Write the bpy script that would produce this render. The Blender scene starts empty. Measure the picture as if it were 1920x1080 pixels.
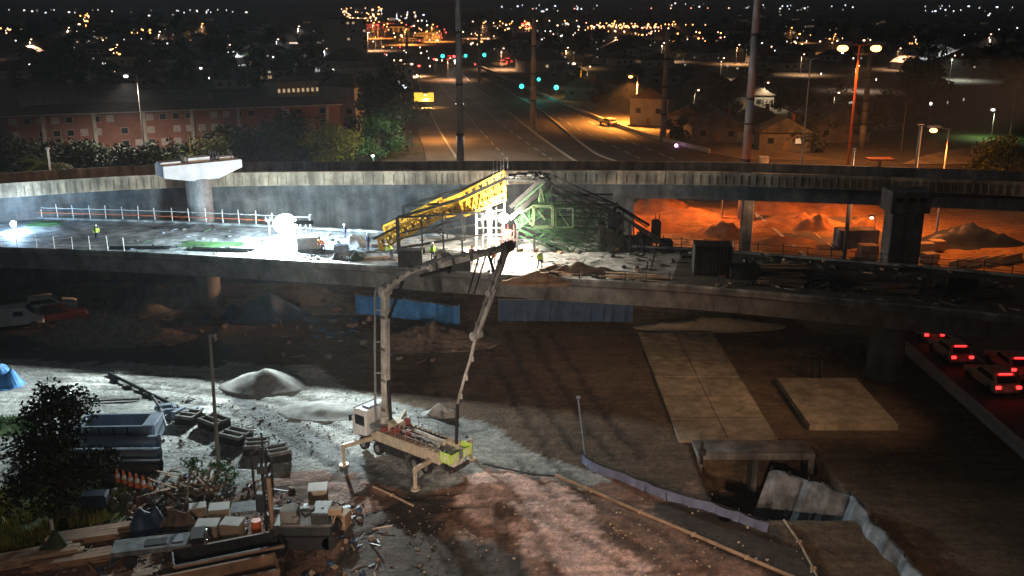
import bpy, bmesh, math, random
from mathutils import Vector, Matrix, noise
R = math.radians
rnd = random.Random(7)
sc = bpy.context.scene
COL = sc.collection

# ------------------------------------------------------------------ camera
F = 1800.0; PITCH = R(16.55); CH = 31.0
cam = bpy.data.cameras.new('camera'); cam.lens = 36*F/1920; cam.sensor_width = 36
cam.clip_start = 0.5; cam.clip_end = 20000
co = bpy.data.objects.new('camera', cam); COL.objects.link(co)
co.location = (0, 0, CH); co.rotation_euler = (math.pi/2 - PITCH, 0, 0)
sc.camera = co
def ray(px, py):
    x = (px-960)/F; v = (540-py)/F
    return Vector((x, math.cos(PITCH)+v*math.sin(PITCH), -math.sin(PITCH)+v*math.cos(PITCH)))
def gp(px, py, z=0.0):            # point of the photograph on the level z
    d = ray(px, py); t = (z-CH)/d.z
    return Vector((d.x*t, d.y*t, z))
def dp(px, py, Y):                # point of the photograph at distance Y
    d = ray(px, py); t = Y/d.y
    return Vector((d.x*t, Y, CH+d.z*t))

# ------------------------------------------------------------------ materials
def nt(name):
    m = bpy.data.materials.new(name); m.use_nodes = True
    t = m.node_tree; t.nodes.clear()
    o = t.nodes.new('ShaderNodeOutputMaterial'); b = t.nodes.new('ShaderNodeBsdfPrincipled')
    t.links.new(b.outputs[0], o.inputs[0])
    return m, t, b
def mat(name, c, rough=.75, var=.35, scale=1.5, metal=0, bump=.0, c2=None, bscale=None, detail=8, streak=0):
    m, t, b = nt(name); N = t.nodes; L = t.links
    tc = N.new('ShaderNodeTexCoord'); n = N.new('ShaderNodeTexNoise')
    n.inputs['Scale'].default_value = scale; n.inputs['Detail'].default_value = detail
    n.inputs['Roughness'].default_value = .65
    L.new(tc.outputs['Object'], n.inputs['Vector'])
    r = N.new('ShaderNodeValToRGB'); L.new(n.outputs[0], r.inputs[0])
    r.color_ramp.elements[0].position = .3; r.color_ramp.elements[1].position = .7
    lo = [v*(1-var) for v in c]; hi = list(c2) if c2 else [min(1, v*(1+var)) for v in c]
    r.color_ramp.elements[0].color = (*lo, 1); r.color_ramp.elements[1].color = (*hi, 1)
    out = r.outputs[0]
    if streak:
        for sc3, (a0, a1) in (((1.1, 1.1, .10), (1-streak, 1.15)), ((.45, .45, .5), (1-streak*.8, 1.2)), ((5, 5, 3), (.85, 1.1))):
            mp_ = N.new('ShaderNodeMapping'); mp_.inputs['Scale'].default_value = sc3; L.new(tc.outputs['Object'], mp_.inputs[0])
            n4 = N.new('ShaderNodeTexNoise'); n4.inputs['Scale'].default_value = 1; n4.inputs['Detail'].default_value = 7; L.new(mp_.outputs[0], n4.inputs['Vector'])
            q4 = N.new('ShaderNodeMapRange'); q4.inputs[1].default_value = .35; q4.inputs[2].default_value = .62; q4.inputs[3].default_value = a0; q4.inputs[4].default_value = a1; L.new(n4.outputs[0], q4.inputs[0])
            x4 = N.new('ShaderNodeMix'); x4.data_type = 'RGBA'; x4.blend_type = 'MULTIPLY'; x4.inputs[0].default_value = 1
            L.new(out, x4.inputs[6]); L.new(q4.outputs[0], x4.inputs[7]); out = x4.outputs[2]
    L.new(out, b.inputs['Base Color'])
    b.inputs['Roughness'].default_value = rough; b.inputs['Metallic'].default_value = metal
    if bump:
        bn = N.new('ShaderNodeBump'); bn.inputs['Strength'].default_value = bump
        n2 = N.new('ShaderNodeTexNoise'); n2.inputs['Scale'].default_value = bscale or scale*4
        n2.inputs['Detail'].default_value = 6; L.new(tc.outputs['Object'], n2.inputs['Vector'])
        L.new(n2.outputs[0], bn.inputs['Height']); L.new(bn.outputs[0], b.inputs['Normal'])
    return m
def emi(name, c, s, sample=False):
    m, t, b = nt(name)
    b.inputs['Base Color'].default_value = (.6, .6, .6, 1)
    b.inputs['Emission Color'].default_value = (*c, 1); b.inputs['Emission Strength'].default_value = s
    m.cycles.emission_sampling = 'FRONT' if sample else 'NONE'
    return m
M = dict(
 conc=mat('concrete', (.20,.20,.195), .85, .35, .35, bump=.3, bscale=3, streak=.3),
 farc=mat('stained_bluelit_concrete', (.12,.16,.19), .9, .5, .09, c2=(.22,.205,.185), bump=.3, bscale=3, streak=.35),  # stain blotches; their bluish tone carries the balloon light in the colour
 farp=mat('weathered_parapet', (.44,.34,.235), .9, .3, .3, bump=.3, bscale=3, streak=.45), farr=mat('dark_parapet', (.22,.175,.13), .9, .3, .3),
 concd=mat('aged_concrete', (.17,.165,.155), .9, .35, .4, bump=.3, bscale=3, streak=.45),
 concl=mat('pale_concrete', (.48,.49,.49), .8, .22, .6, bump=.25, bscale=4),
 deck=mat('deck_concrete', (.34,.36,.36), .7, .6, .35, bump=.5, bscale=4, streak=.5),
 slab=mat('slab_concrete', (.30,.25,.18), .85, .35, .3, bump=.4, bscale=5, streak=.25),
 asph=mat('asphalt', (.085,.08,.075), .8, .45, .15, bump=.3, bscale=8),
 dirtroad=mat('compacted_earth', (.155,.125,.10), .9, .6, .06, bump=.3, bscale=1),
 brick=mat('red_brick', (.26,.115,.085), .9, .3, .3),
 plaster=mat('plaster', (.42,.40,.36), .9, .3, .5),
 roof=mat('roof_tile', (.11,.085,.075), .85, .4, .6),
 steel=mat('galvanised_steel', (.33,.34,.35), .5, .25, 1.2, .6),
 pole=mat('pole_steel', (.30,.29,.28), .6, .3, .5, .2),
 dark=mat('dark_steel', (.035,.038,.04), .6, .5, 2, .3),
 black=mat('black_rubber', (.018,.018,.02), .85, .4, 3),
 yellow=mat('yellow_paint', (.80,.45,.04), .5, .3, 1.8),
 green=mat('green_paint', (.025,.08,.035), .55, .4, 2),
 palegreen=mat('pale_green_paint', (.24,.36,.20), .6, .4, 2),
 white=mat('white_paint', (.72,.73,.72), .45, .18, 1.5),
 cream=mat('cream_paint', (.52,.45,.34), .55, .4, 1.6),
 boom=mat('boom_paint', (.52,.50,.46), .6, .4, 1.3, streak=.3),
 red=mat('red_paint', (.22,.05,.045), .5, .3, 2),
 orange=mat('orange_plastic', (.75,.18,.05), .5, .2, 3),
 chev=mat('reflective_lime', (.55,.80,.12), .4, .2, 4),
 lime=mat('lime_fabric', (.60,.95,.15), .7, .2, 5),
 blue=mat('blue_sheet', (.06,.24,.58), .6, .35, .8),
 navy=mat('navy_tarpaulin', (.012,.025,.05), .55, .4, 1.2, bump=.6, bscale=3),
 bluet=mat('blue_tarpaulin', (.03,.07,.14), .55, .4, 1.2, bump=.6, bscale=3),
 bluegrey=mat('blue_grey_steel', (.20,.25,.32), .55, .35, .8, .2),
 palefab=mat('grey_geotextile', (.20,.23,.26), .85, .5, .9, bump=.8, bscale=3, streak=.4),
 bfab=mat('blue_geotextile', (.16,.20,.34), .8, .3, .7, bump=.5, bscale=2),
 wood=mat('timber', (.30,.19,.12), .85, .4, 1.2),
 woodl=mat('pale_timber', (.36,.26,.18), .85, .4, 1.2),
 card=mat('buff_block', (.42,.34,.24), .9, .25, 1.5),
 sand=mat('gravel', (.36,.36,.34), .95, .35, 3, bump=.9, bscale=8),
 shadeply=mat('shade_dark_plywood', (.055,.045,.038), .8, .6, .5, bump=.4, bscale=4, streak=.4), osoil=mat('ochre_soil', (.30,.15,.07), .95, .5, .5, bump=.9, bscale=2.5),  # plywood darkness stands in for the shade of the deck machinery
 dred=mat('dark_red_paint', (.09,.015,.012), .4, .2, 2),
 yardg=mat('yard_gravel', (.24,.25,.245), .95, .35, 2, bump=.9, bscale=6),
 rubble=mat('rubble', (.16,.12,.09), .95, .6, 2.0, bump=.9, bscale=5),
 bark=mat('bark', (.10,.075,.05), .9, .4, 3),
 leaf=mat('foliage', (.055,.085,.03), .7, .5, .8, c2=(.12,.16,.05)),
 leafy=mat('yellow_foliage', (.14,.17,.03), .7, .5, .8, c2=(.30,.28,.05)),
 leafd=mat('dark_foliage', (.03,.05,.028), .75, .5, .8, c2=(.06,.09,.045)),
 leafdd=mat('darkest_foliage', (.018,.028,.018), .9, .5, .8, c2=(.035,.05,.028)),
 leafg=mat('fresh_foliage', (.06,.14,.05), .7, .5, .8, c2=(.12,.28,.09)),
 glass=mat('dark_glass', (.02,.025,.03), .12, .2, 1),
 skin=mat('skin', (.35,.2,.14), .6, .1, 3),
 cloth=mat('work_trousers', (.04,.05,.09), .9, .3, 4),
 vest=mat('lime_vest', (.45,.85,.08), .7, .1, 4),
 hwall=mat('house_plaster', (.20,.19,.17), .9, .35, .4),
 winb=mat('curtained_pane', (.42,.36,.33), .5, .3, .6),
)
E = dict(
 balloon=emi('balloon_light_fabric', (.66,.88,1), 560, True),
 work=emi('work_lamp_glass', (1,.86,.68), 1500, True),
 workb=emi('blue_work_lamp_glass', (.45,.70,1), 900, True),
 warm=emi('warm_lamp', (1,.58,.36), 6), orange=emi('sodium_lamp', (1,.38,.10), 8),
 white=emi('white_lamp', (.95,.92,.85), 3), cool=emi('cool_lamp', (.75,.85,1), 3.5),
 red=emi('red_lamp', (1,.08,.06), 5), teal=emi('green_signal', (.03,.75,.6), 5),
 pinko=emi('pinkish_lamp', (1,.36,.22), 5), dim=emi('dim_lamp', (.75,.68,.55), .5), pink=emi('pink_lamp', (1,.45,.9), 5),
 sign=emi('yellow_sign_light', (1,.52,.05), 1.6), rsign=emi('red_sign_light', (1,.07,.05), .75),
 osign=emi('orange_facade_light', (1,.32,.04), .55), winl=emi('lit_window', (1,.66,.36), .5),
 tail=emi('tail_lamp', (1,.02,.02), 6), wsign=emi('white_facade_light', (.8,.85,1), 3.0),
)
# ------------------------------------------------------------------ mesh builder
class MB:
    def __init__(s, origin=(0,0,0)):
        s.v = []; s.f = []; s.m = []; s.o = Vector(origin)
    def add(s, vs, fs, m=0):
        n = len(s.v); s.v += [Vector(v)-s.o for v in vs]
        s.f += [tuple(i+n for i in f) for f in fs]; s.m += [m]*len(fs)
        return s
    def box(s, c, d, rz=0, m=0, mx=None):
        c = Vector(c); q = mx or Matrix.Rotation(rz, 3, 'Z')
        vs = [c + q@Vector((x*d[0]/2, y*d[1]/2, z*d[2]/2)) for x in (-1,1) for y in (-1,1) for z in (-1,1)]
        return s.add(vs, [(0,1,3,2),(4,6,7,5),(0,4,5,1),(2,3,7,6),(0,2,6,4),(1,5,7,3)], m)
    def bar(s, p, q, w, h=None, m=0, up=(0,0,1)):
        p = Vector(p); q = Vector(q); h = h or w; d = (q-p)
        L = d.length
        if L < 1e-5: return s
        d.normalize(); u = Vector(up)
        if abs(d.dot(u)) > .98: u = Vector((0,1,0))
        a = d.cross(u).normalized(); b = a.cross(d).normalized()
        mx = Matrix((d, a, b)).transposed()
        return s.box((p+q)/2, (L, w, h), m=m, mx=mx)
    def tube(s, p, q, r, r2=None, n=8, m=0, cap=True):
        p = Vector(p); q = Vector(q); r2 = r if r2 is None else r2
        d = (q-p).normalized(); u = Vector((0,0,1)) if abs(d.z) < .95 else Vector((1,0,0))
        a = d.cross(u).normalized(); b = a.cross(d).normalized()
        vs = []
        for c, k in ((p, r), (q, r2)):
            vs += [c + (a*math.cos(2*math.pi*i/n) + b*math.sin(2*math.pi*i/n))*k for i in range(n)]
        fs = [(i, (i+1)%n, n+(i+1)%n, n+i) for i in range(n)]
        if cap: fs += [tuple(reversed(range(n))), tuple(range(n, 2*n))]
        return s.add(vs, fs, m)
    def path(s, pts, r, n=6, m=0):
        for a, b in zip(pts, pts[1:]): s.tube(a, b, r, n=n, m=m)
        return s
    def prism(s, pts, z0, z1, m=0):
        n = len(pts); vs = [Vector((p[0], p[1], z0)) for p in pts] + [Vector((p[0], p[1], z1)) for p in pts]
        ar = sum(pts[i][0]*pts[(i+1)%n][1]-pts[(i+1)%n][0]*pts[i][1] for i in range(n))
        fs = [(i, (i+1)%n, n+(i+1)%n, n+i) for i in range(n)] + [tuple(reversed(range(n))), tuple(range(n, 2*n))]
        if ar < 0: fs = [tuple(reversed(f)) for f in fs]
        return s.add(vs, fs, m)
    def extr(s, prof, a, b, m=0):      # profile in (x,z) swept along y a..b
        n = len(prof); vs = [Vector((p[0], a, p[1])) for p in prof] + [Vector((p[0], b, p[1])) for p in prof]
        return s.add(vs, [(i, n+i, n+(i+1)%n, (i+1)%n) for i in range(n)] + [tuple(range(n)), tuple(reversed(range(n, 2*n)))], m)
    def ball(s, c, r, m=0, seg=10, sq=(1,1,1), j=0):
        c = Vector(c); rings = max(4, seg//2); vs = [c+Vector((0,0,r*sq[2]))]
        for i in range(1, rings):
            a = math.pi*i/rings
            for k in range(seg):
                b = 2*math.pi*k/seg; jj = 1+(rnd.uniform(-j, j) if j else 0)
                vs.append(c+Vector((math.sin(a)*math.cos(b)*sq[0], math.sin(a)*math.sin(b)*sq[1], math.cos(a)*sq[2]))*r*jj)
        vs.append(c-Vector((0,0,r*sq[2]))); fs = []
        for k in range(seg): fs.append((0, 1+k, 1+(k+1)%seg))
        for i in range(rings-2):
            for k in range(seg):
                a = 1+i*seg+k; b = 1+i*seg+(k+1)%seg
                fs.append((a, a+seg, b+seg, b))
        e = len(vs)-1; st = 1+(rings-2)*seg
        for k in range(seg): fs.append((e, st+(k+1)%seg, st+k))
        return s.add(vs, fs, m)
    def build(s, name, mats, parent=None, smooth=False, bevel=0, loc=None, rz=0, link=True):
        if getattr(s, 'tw', None): t_ = s.tw; s.tw = None; t_.build(name, mats, parent, smooth, bevel, loc, rz)
        me = bpy.data.meshes.new(name); me.from_pydata([tuple(v) for v in s.v], [], s.f)
        if not isinstance(mats, (list, tuple)): mats = [mats]
        for x in mats: me.materials.append(x)
        me.polygons.foreach_set('material_index', s.m)
        if smooth: me.polygons.foreach_set('use_smooth', [True]*len(s.f))
        me.update()
        o = bpy.data.objects.new(name, me); COL.objects.link(o)
        if parent: o.parent = parent
        elif s.o.length > 0: o.location = s.o
        if loc is not None: o.location = loc; o.rotation_euler.z = rz
        if bevel:
            b = o.modifiers.new('bevel', 'BEVEL'); b.width = bevel; b.segments = 2; b.limit_method = 'ANGLE'
        return o
def tag(o, label, cat, group=None, kind=None):
    o['label'] = label; o['category'] = cat
    if group: o['group'] = group
    if kind: o['kind'] = kind
    return o
def st(o): o['kind'] = 'structure'; return o
def empty(name, loc, rz=0, label='', cat='', group=None):
    o = bpy.data.objects.new(name, None); COL.objects.link(o)
    o.location = loc; o.rotation_euler = (0, 0, rz); o.empty_display_size = .3
    return tag(o, label, cat, group)
def dup(root, loc, rz=None, label=None, scale=None, group=None):
    r = root.copy(); COL.objects.link(r); r.location = loc
    if rz is not None: r.rotation_euler.z = rz
    if label: r['label'] = label
    if group: r['group'] = group
    if scale: r.scale = scale if hasattr(scale, '__len__') else (scale,)*3
    for ch in list(root.children):
        c = ch.copy(); COL.objects.link(c); c.parent = r
        for g in ch.children:
            d = g.copy(); COL.objects.link(d); d.parent = c
    return r
def lamp(name, loc, P, c, r=.2, spot=None, aim=None):
    l = bpy.data.lights.new(name, 'SPOT' if spot else 'POINT'); l.energy = P; l.color = c; l.shadow_soft_size = r
    o = bpy.data.objects.new(name, l); COL.objects.link(o); o.location = loc
    if spot:
        l.spot_size = R(spot); l.spot_blend = .7
        o.rotation_euler = (Vector(aim)-Vector(loc)).to_track_quat('-Z', 'Y').to_euler()
    return o
def nz(x, y, s=1, k=0): return noise.noise(Vector((x*s, y*s, k)))
def inpoly(x, y, P):
    c = False; j = len(P)-1
    for i in range(len(P)):
        if (P[i][1] > y) != (P[j][1] > y) and x < (P[j][0]-P[i][0])*(y-P[i][1])/(P[j][1]-P[i][1])+P[i][0]: c = not c
        j = i
    return c

def cat(P, k=6):
    out = []
    Q = [P[0]]+list(P)+[P[-1]]
    for i in range(1, len(Q)-2):
        p0, p1, p2, p3 = [Vector(q) for q in Q[i-1:i+3]]
        for j in range(k):
            t_ = j/k
            out.append(tuple(.5*((2*p1)+(p2-p0)*t_+(2*p0-5*p1+4*p2-p3)*t_*t_+(3*p1-p0-3*p2+p3)*t_**3)))
    out.append(tuple(P[-1])); return out
# ------------------------------------------------------------------ light of the night
w = bpy.data.worlds.new('World'); sc.world = w; w.use_nodes = True
T = w.node_tree; T.nodes.clear()
wo = T.nodes.new('ShaderNodeOutputWorld'); bg = T.nodes.new('ShaderNodeBackground')
sky = T.nodes.new('ShaderNodeTexSky'); sky.sky_type = 'NISHITA'; sky.sun_disc = False
sky.sun_elevation = R(-4); sky.sun_rotation = R(200)
mx = T.nodes.new('ShaderNodeMix'); mx.data_type = 'RGBA'; mx.blend_type = 'ADD'; mx.inputs[0].default_value = 1
T.links.new(sky.outputs[0], mx.inputs[6]); mx.inputs[7].default_value = (.20, .205, .215, 1)
T.links.new(mx.outputs[2], bg.inputs[0]); bg.inputs[1].default_value = .075
T.links.new(bg.outputs[0], wo.inputs[0])
sl = bpy.data.lights.new('moon', 'SUN'); sl.energy = .02; sl.angle = R(12); sl.color = (1, .82, .66)
so = bpy.data.objects.new('moon', sl); COL.objects.link(so); so.rotation_euler = (R(52), 0, R(-25))
sc.view_settings.view_transform = 'Standard'; sc.view_settings.look = 'None'
sc.view_settings.exposure = 0; sc.view_settings.gamma = 1
sc.cycles.use_denoising = True; sc.cycles.max_bounces = 5; sc.cycles.sample_clamp_indirect = 3
sc.cycles.sample_clamp_direct = 0; sc.cycles.caustics_reflective = False; sc.cycles.caustics_refractive = False
sc.cycles.use_light_tree = True

# ------------------------------------------------------------------ ground
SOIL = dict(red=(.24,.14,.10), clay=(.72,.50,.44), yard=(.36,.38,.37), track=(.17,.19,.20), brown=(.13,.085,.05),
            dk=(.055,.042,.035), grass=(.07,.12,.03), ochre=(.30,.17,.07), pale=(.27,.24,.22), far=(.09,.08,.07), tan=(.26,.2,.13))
def PP(pts): return [tuple(gp(*p)[:2]) for p in pts]
AREAS = [
 (PP([(-400,530),(2400,530),(2400,1400),(-400,1400)]), 'red', .5),
 (PP([(-300,560),(860,560),(900,640),(1000,860),(900,880),(700,760),(500,690),(-300,670)]), 'brown', 1),
 (PP([(-300,640),(200,655),(600,690),(660,735),(900,790),(1120,850),(1130,905),(1000,925),(870,895),(790,930),(690,900),(600,880),(560,880),(420,935),(200,900),(-300,950)]), 'yard', .9),
 (PP([(395,725),(450,740),(560,800),(660,850),(800,900),(780,925),(700,900),(560,850),(480,790)]), 'track', .6),
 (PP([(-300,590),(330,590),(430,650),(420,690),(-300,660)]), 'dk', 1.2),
 (PP([(130,560),(800,560),(760,590),(130,590)]), 'tan', .8),
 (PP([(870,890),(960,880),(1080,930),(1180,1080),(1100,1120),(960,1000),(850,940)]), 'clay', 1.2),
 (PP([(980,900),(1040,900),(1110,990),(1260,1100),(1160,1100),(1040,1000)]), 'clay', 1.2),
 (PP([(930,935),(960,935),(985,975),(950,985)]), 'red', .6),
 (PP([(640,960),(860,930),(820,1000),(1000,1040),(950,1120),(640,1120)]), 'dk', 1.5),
 (PP([(900,600),(1180,600),(1320,890),(1260,930),(1110,880),(1000,850),(930,800)]), 'brown', 1),
 (PP([(1160,560),(1750,600),(1700,700),(1400,650),(1160,600)]), 'tan', .8),
 (PP([(1180,620),(2400,640),(2400,1300),(1700,1300),(1560,1080),(1420,960),(1290,880)]), 'brown', .6),
 ([(12.3,88.9),(19.6,88.9),(19.6,118),(12.3,118)], 'tan', .5), ([(22.5,76),(29.2,76),(29.2,118),(22.5,118)], 'brown', .5), ([(12.3,54),(19.6,54),(19.6,65),(12.3,65)], 'brown', .5),
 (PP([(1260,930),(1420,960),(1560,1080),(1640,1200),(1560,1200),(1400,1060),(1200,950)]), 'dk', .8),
 (PP([(-200,780),(60,780),(80,812),(-200,820)]), 'grass', .6),
 (PP([(-200,930),(60,915),(230,895),(240,970),(60,1030),(-200,1080)]), 'grass', .8),
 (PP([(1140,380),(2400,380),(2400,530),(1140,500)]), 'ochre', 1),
 (PP([(1700,262),(1790,232),(2100,205),(2100,300),(1880,300)]), 'grass', 3),
 (PP([(640,270),(740,262),(770,296),(640,308)]), 'grass', 2),
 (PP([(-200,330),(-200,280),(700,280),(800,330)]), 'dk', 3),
]
PIT = (13.2, 21.8, 53.5, 63.6)
def gheight(x, y):
    if PIT[0] < x < PIT[1] and PIT[2] < y < PIT[3]: return -3.4+.3*nz(x, y, .8)
    if y < 118 and x > 10.8: return -.04+.03*nz(x, y, .9)
    if y < 110:
        a = .05 + (.16 if y < 60 else .04)
        if 62 < y < 75 and x < 3: a = .05
        return -.03 + a*nz(x, y, .35, 3) + .05*nz(x, y, 1.1, 5)
    if y < 160: return -.1+ (.7*abs(nz(x, y, .12, 9))+.25*nz(x, y, .5)) * min(1, (y-110)/6)*(1 if x > 0 else .3)*min(1, max(0, (165-y)/20))
    return -.1
xs = [-58+i*.7 for i in range(0, 31)] + [-36.3+i*.36 for i in range(1, 188)] + [31.1+i*.7 for i in range(1, 40)]
k = 1.0; a = xs[-1]
while a < 6500: a += k; k *= 1.16; xs.append(a)
k = 1.0; a = xs[0]
while a > -6500: a -= k; k *= 1.16; xs.insert(0, a)
ys = [-60, -30, -10, 5, 15, 25, 32] + [38+i*.6 for i in range(0, 11)] + [44.4+i*.36 for i in range(0, 104)] + [82.2+i*.6 for i in range(0, 46)] + [110+i*.9 for i in range(0, 58)]
k = 1.2; a = ys[-1]
while a < 9000: a += k; k *= 1.07; ys.append(a)
RUTS = []
for P_ in ([(-60,742),(150,735),(300,738),(420,752),(520,790),(620,850),(700,905),(790,960),(820,1080)], [(430,735),(540,745),(640,790),(760,830),(900,880),(960,960),(1010,1080)],
           [(560,1080),(640,1000),(760,950),(900,930),(1040,960),(1180,1040),(1260,1100)], [(-60,700),(140,705),(330,712),(520,745),(640,775)], [(300,1000),(520,930),(640,905),(760,925),(860,1000),(900,1100)],
           [(1000,860),(1080,940),(1220,1010),(1340,1100)], [(930,620),(960,700),(1010,780),(1060,850)], [(1010,620),(1060,700),(1120,790),(1180,860)]):
    Q_ = [Vector(gp(*p)[:2]) for p in P_]
    for off in (-1.0, 1.0):
        L_ = []
        for i, p in enumerate(Q_):
            t_ = (Q_[min(i+1, len(Q_)-1)]-Q_[max(0, i-1)]).normalized(); L_.append(p+Vector((-t_.y, t_.x))*off)
        RUTS.append(L_)
def rutd(x, y):
    b_ = 9; p = Vector((x, y))
    for L_ in RUTS:
        for i in range(len(L_)-1):
            a, c_ = L_[i], L_[i+1]; d = c_-a; t_ = max(0, min(1, (p-a).dot(d)/d.length_squared)); q = (a+d*t_-p).length
            if q < b_: b_ = q
    return b_
gv = []; gc = []
for y in ys:
    for x in xs:
        rz_ = rutd(x+.35*nz(x,y,.5,20), y+.35*nz(x,y,.5,21)) if (44 < y < 90 and -40 < x < 12) else 9
        gv.append((x, y, gheight(x, y) - (.09 if rz_ < .3 else -.04 if rz_ < .7 else 0)))
        wob = 1.0
        c = Vector(SOIL['far'])
        dx = nz(x, y, .25, 1)*1.0+nz(x, y, 1.1, 2)*.5; dy = nz(x, y, .25, 11)*1.0+nz(x, y, 1.1, 12)*.5
        if y < 420:
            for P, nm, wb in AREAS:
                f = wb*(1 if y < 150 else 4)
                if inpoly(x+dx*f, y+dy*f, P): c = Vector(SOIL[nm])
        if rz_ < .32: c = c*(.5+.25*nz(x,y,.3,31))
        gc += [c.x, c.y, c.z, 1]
nx = len(xs); gf = [(j*nx+i, j*nx+i+1, (j+1)*nx+i+1, (j+1)*nx+i) for j in range(len(ys)-1) for i in range(nx-1)]
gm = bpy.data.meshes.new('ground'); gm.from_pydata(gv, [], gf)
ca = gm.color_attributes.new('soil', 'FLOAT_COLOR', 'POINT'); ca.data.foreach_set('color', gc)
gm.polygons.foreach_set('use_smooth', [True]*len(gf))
g = bpy.data.objects.new('ground', gm); COL.objects.link(g); st(g)
m, t, b = nt('soil'); N = t.nodes; L = t.links
at = N.new('ShaderNodeVertexColor'); at.layer_name = 'soil'
tc = N.new('ShaderNodeTexCoord')
def noi(sc_, d=8, rough=.65, dist=0):
    n = N.new('ShaderNodeTexNoise'); n.inputs['Scale'].default_value = sc_; n.inputs['Detail'].default_value = d
    n.inputs['Roughness'].default_value = rough; n.inputs['Distortion'].default_value = dist
    L.new(tc.outputs['Object'], n.inputs['Vector']); return n
def rmp(n, lo, hi, p0=.3, p1=.7):
    r = N.new('ShaderNodeMapRange'); r.inputs[1].default_value = p0; r.inputs[2].default_value = p1
    r.inputs[3].default_value = lo; r.inputs[4].default_value = hi; L.new(n.outputs[0], r.inputs[0]); return r
def mul(a, bb):
    x = N.new('ShaderNodeMix'); x.data_type = 'RGBA'; x.blend_type = 'MULTIPLY'; x.inputs[0].default_value = 1
    L.new(a, x.inputs[6]); L.new(bb, x.inputs[7]); return x.outputs[2]
c1 = mul(at.outputs[0], rmp(noi(.35, 10, .7, 1.2), .55, 1.45).outputs[0])
c1 = mul(c1, rmp(noi(2.2, 8, .75, .3), .5, 1.5).outputs[0])
mp = N.new('ShaderNodeMapping'); mp.inputs['Rotation'].default_value = (0, 0, R(-38)); mp.inputs['Scale'].default_value = (.16, 1.6, 1)
L.new(tc.outputs['Object'], mp.inputs[0]); n3 = noi(1, 6, .6, .8); L.new(mp.outputs[0], n3.inputs['Vector'])
c1 = mul(c1, rmp(n3, .68, 1.3).outputs[0])
c1 = mul(c1, rmp(noi(9, 4, .7), .55, 1.4).outputs[0])
L.new(c1, b.inputs['Base Color']); b.inputs['Roughness'].default_value = .92
bn = N.new('ShaderNodeBump'); bn.inputs['Strength'].default_value = .8; bn.inputs['Distance'].default_value = .35
L.new(noi(1.7, 10, .72).outputs[0], bn.inputs['Height']); L.new(bn.outputs[0], b.inputs['Normal'])
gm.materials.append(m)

# ------------------------------------------------------------------ roads
def sheet(name, left, right, z, material, th=None):   # strip between two plan polylines
    mb = MB(); n = len(left)
    z0 = z - (th or .35)
    for i in range(n-1):
        a, b_, c, d = left[i], left[i+1], right[i+1], right[i]
        mb.prism([a, b_, c, d], z0, z)
    o = mb.build(name, material); return st(o)
yy = [(38, 52.5), (64.5, 77), (77.12, 88.8), (88.92, 101), (101.1, 118)]
mb = MB()
for y0, y1 in yy[1:3]: mb.prism([(12.3, y0), (19.6, y0), (19.6, y1), (12.3, y1)], -.6, .14)
st(mb.build('road', M['slab'], bevel=.02))
mb = MB()
for y in (68.6, 72.8, 81, 85): mb.box((15.95, y, .142), (7.2, .07, .006))
mb.box((15.95, 76.7, .142), (.06, 24, .006))
st(mb.build('road_marking', M['black']))
mb = MB()
for y0, y1 in [(66.6, 76)]: mb.prism([(22.5, y0), (29.2, y0), (29.2, y1), (22.5, y1)], -.6, .45)
st(mb.build('road', M['slab'], bevel=.02))
# existing carriageway with traffic, and its kerb
st(MB().prism([(37.6, 30), (52, 30), (52, 175), (37.6, 175)], -.5, .06).build('road', M['asph']))
mb = MB()
for i in range(24): mb.box((42.4, 34+i*6, .066), (.14, 3, .004)); mb.box((47.2, 34+i*6, .066), (.14, 3, .004))
st(mb.build('road_marking', M['white']))
st(MB().prism([(37.1, 30), (37.5, 30), (37.5, 175), (37.1, 175)], -.3, .22).build('kerb', M['concl'], bevel=.03))
for i in range(14):
    y = 47+i*5.1
    o = MB().extr([(-.3,0),(-.3,.14),(-.12,.3),(-.08,.85),(.08,.85),(.12,.3),(.3,.14),(.3,0)], -2.5, 2.5).build('concrete_barrier', M['concl'], loc=(36.5, y, .0), bevel=.02)
    tag(o, 'low concrete barrier segment lining the busy road with the red tail lights', 'barrier', 'concrete barriers beside the busy road')
# highway beyond the far bridge
def strip(name, pts, material, z=.05):
    Lp = [tuple(gp(a, y)[:2]) for a, b_, y in pts]; Rp = [tuple(gp(b_, y)[:2]) for a, b_, y in pts]
    return sheet(name, Lp, Rp, z, material, .25)
strip('road', [(868,1130,330),(855,1075,300),(835,1030,270),(815,985,235),(800,940,200),(788,900,170),(780,868,140),(776,842,118),(762,800,95),(735,765,75),(712,738,58)], M['dirtroad'])
strip('road', [(1160,1330,305),(1120,1275,290),(1085,1215,265),(1045,1130,232),(1010,1070,205),(965,1010,180),(930,965,158),(895,925,140),(862,888,122),(815,850,105),(790,820,92)], M['asph'], .03)
strip('road', [(1400,1560,300),(1330,1500,288),(1230,1380,270),(1150,1230,235),(1100,1160,210),(1030,1080,182),(975,1010,160),(932,960,142)], M['dirtroad'], .06)
strip('road', [(800,866,302),(795,852,280),(786,838,255),(782,826,232),(778,812,215),(772,800,198),(770,790,180)], M['dirtroad'], .09)
strip('path', [(1690,1820,308),(1740,1850,290),(1790,1850,280),(1840,1870,272)], M['slab'], .07)
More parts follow.
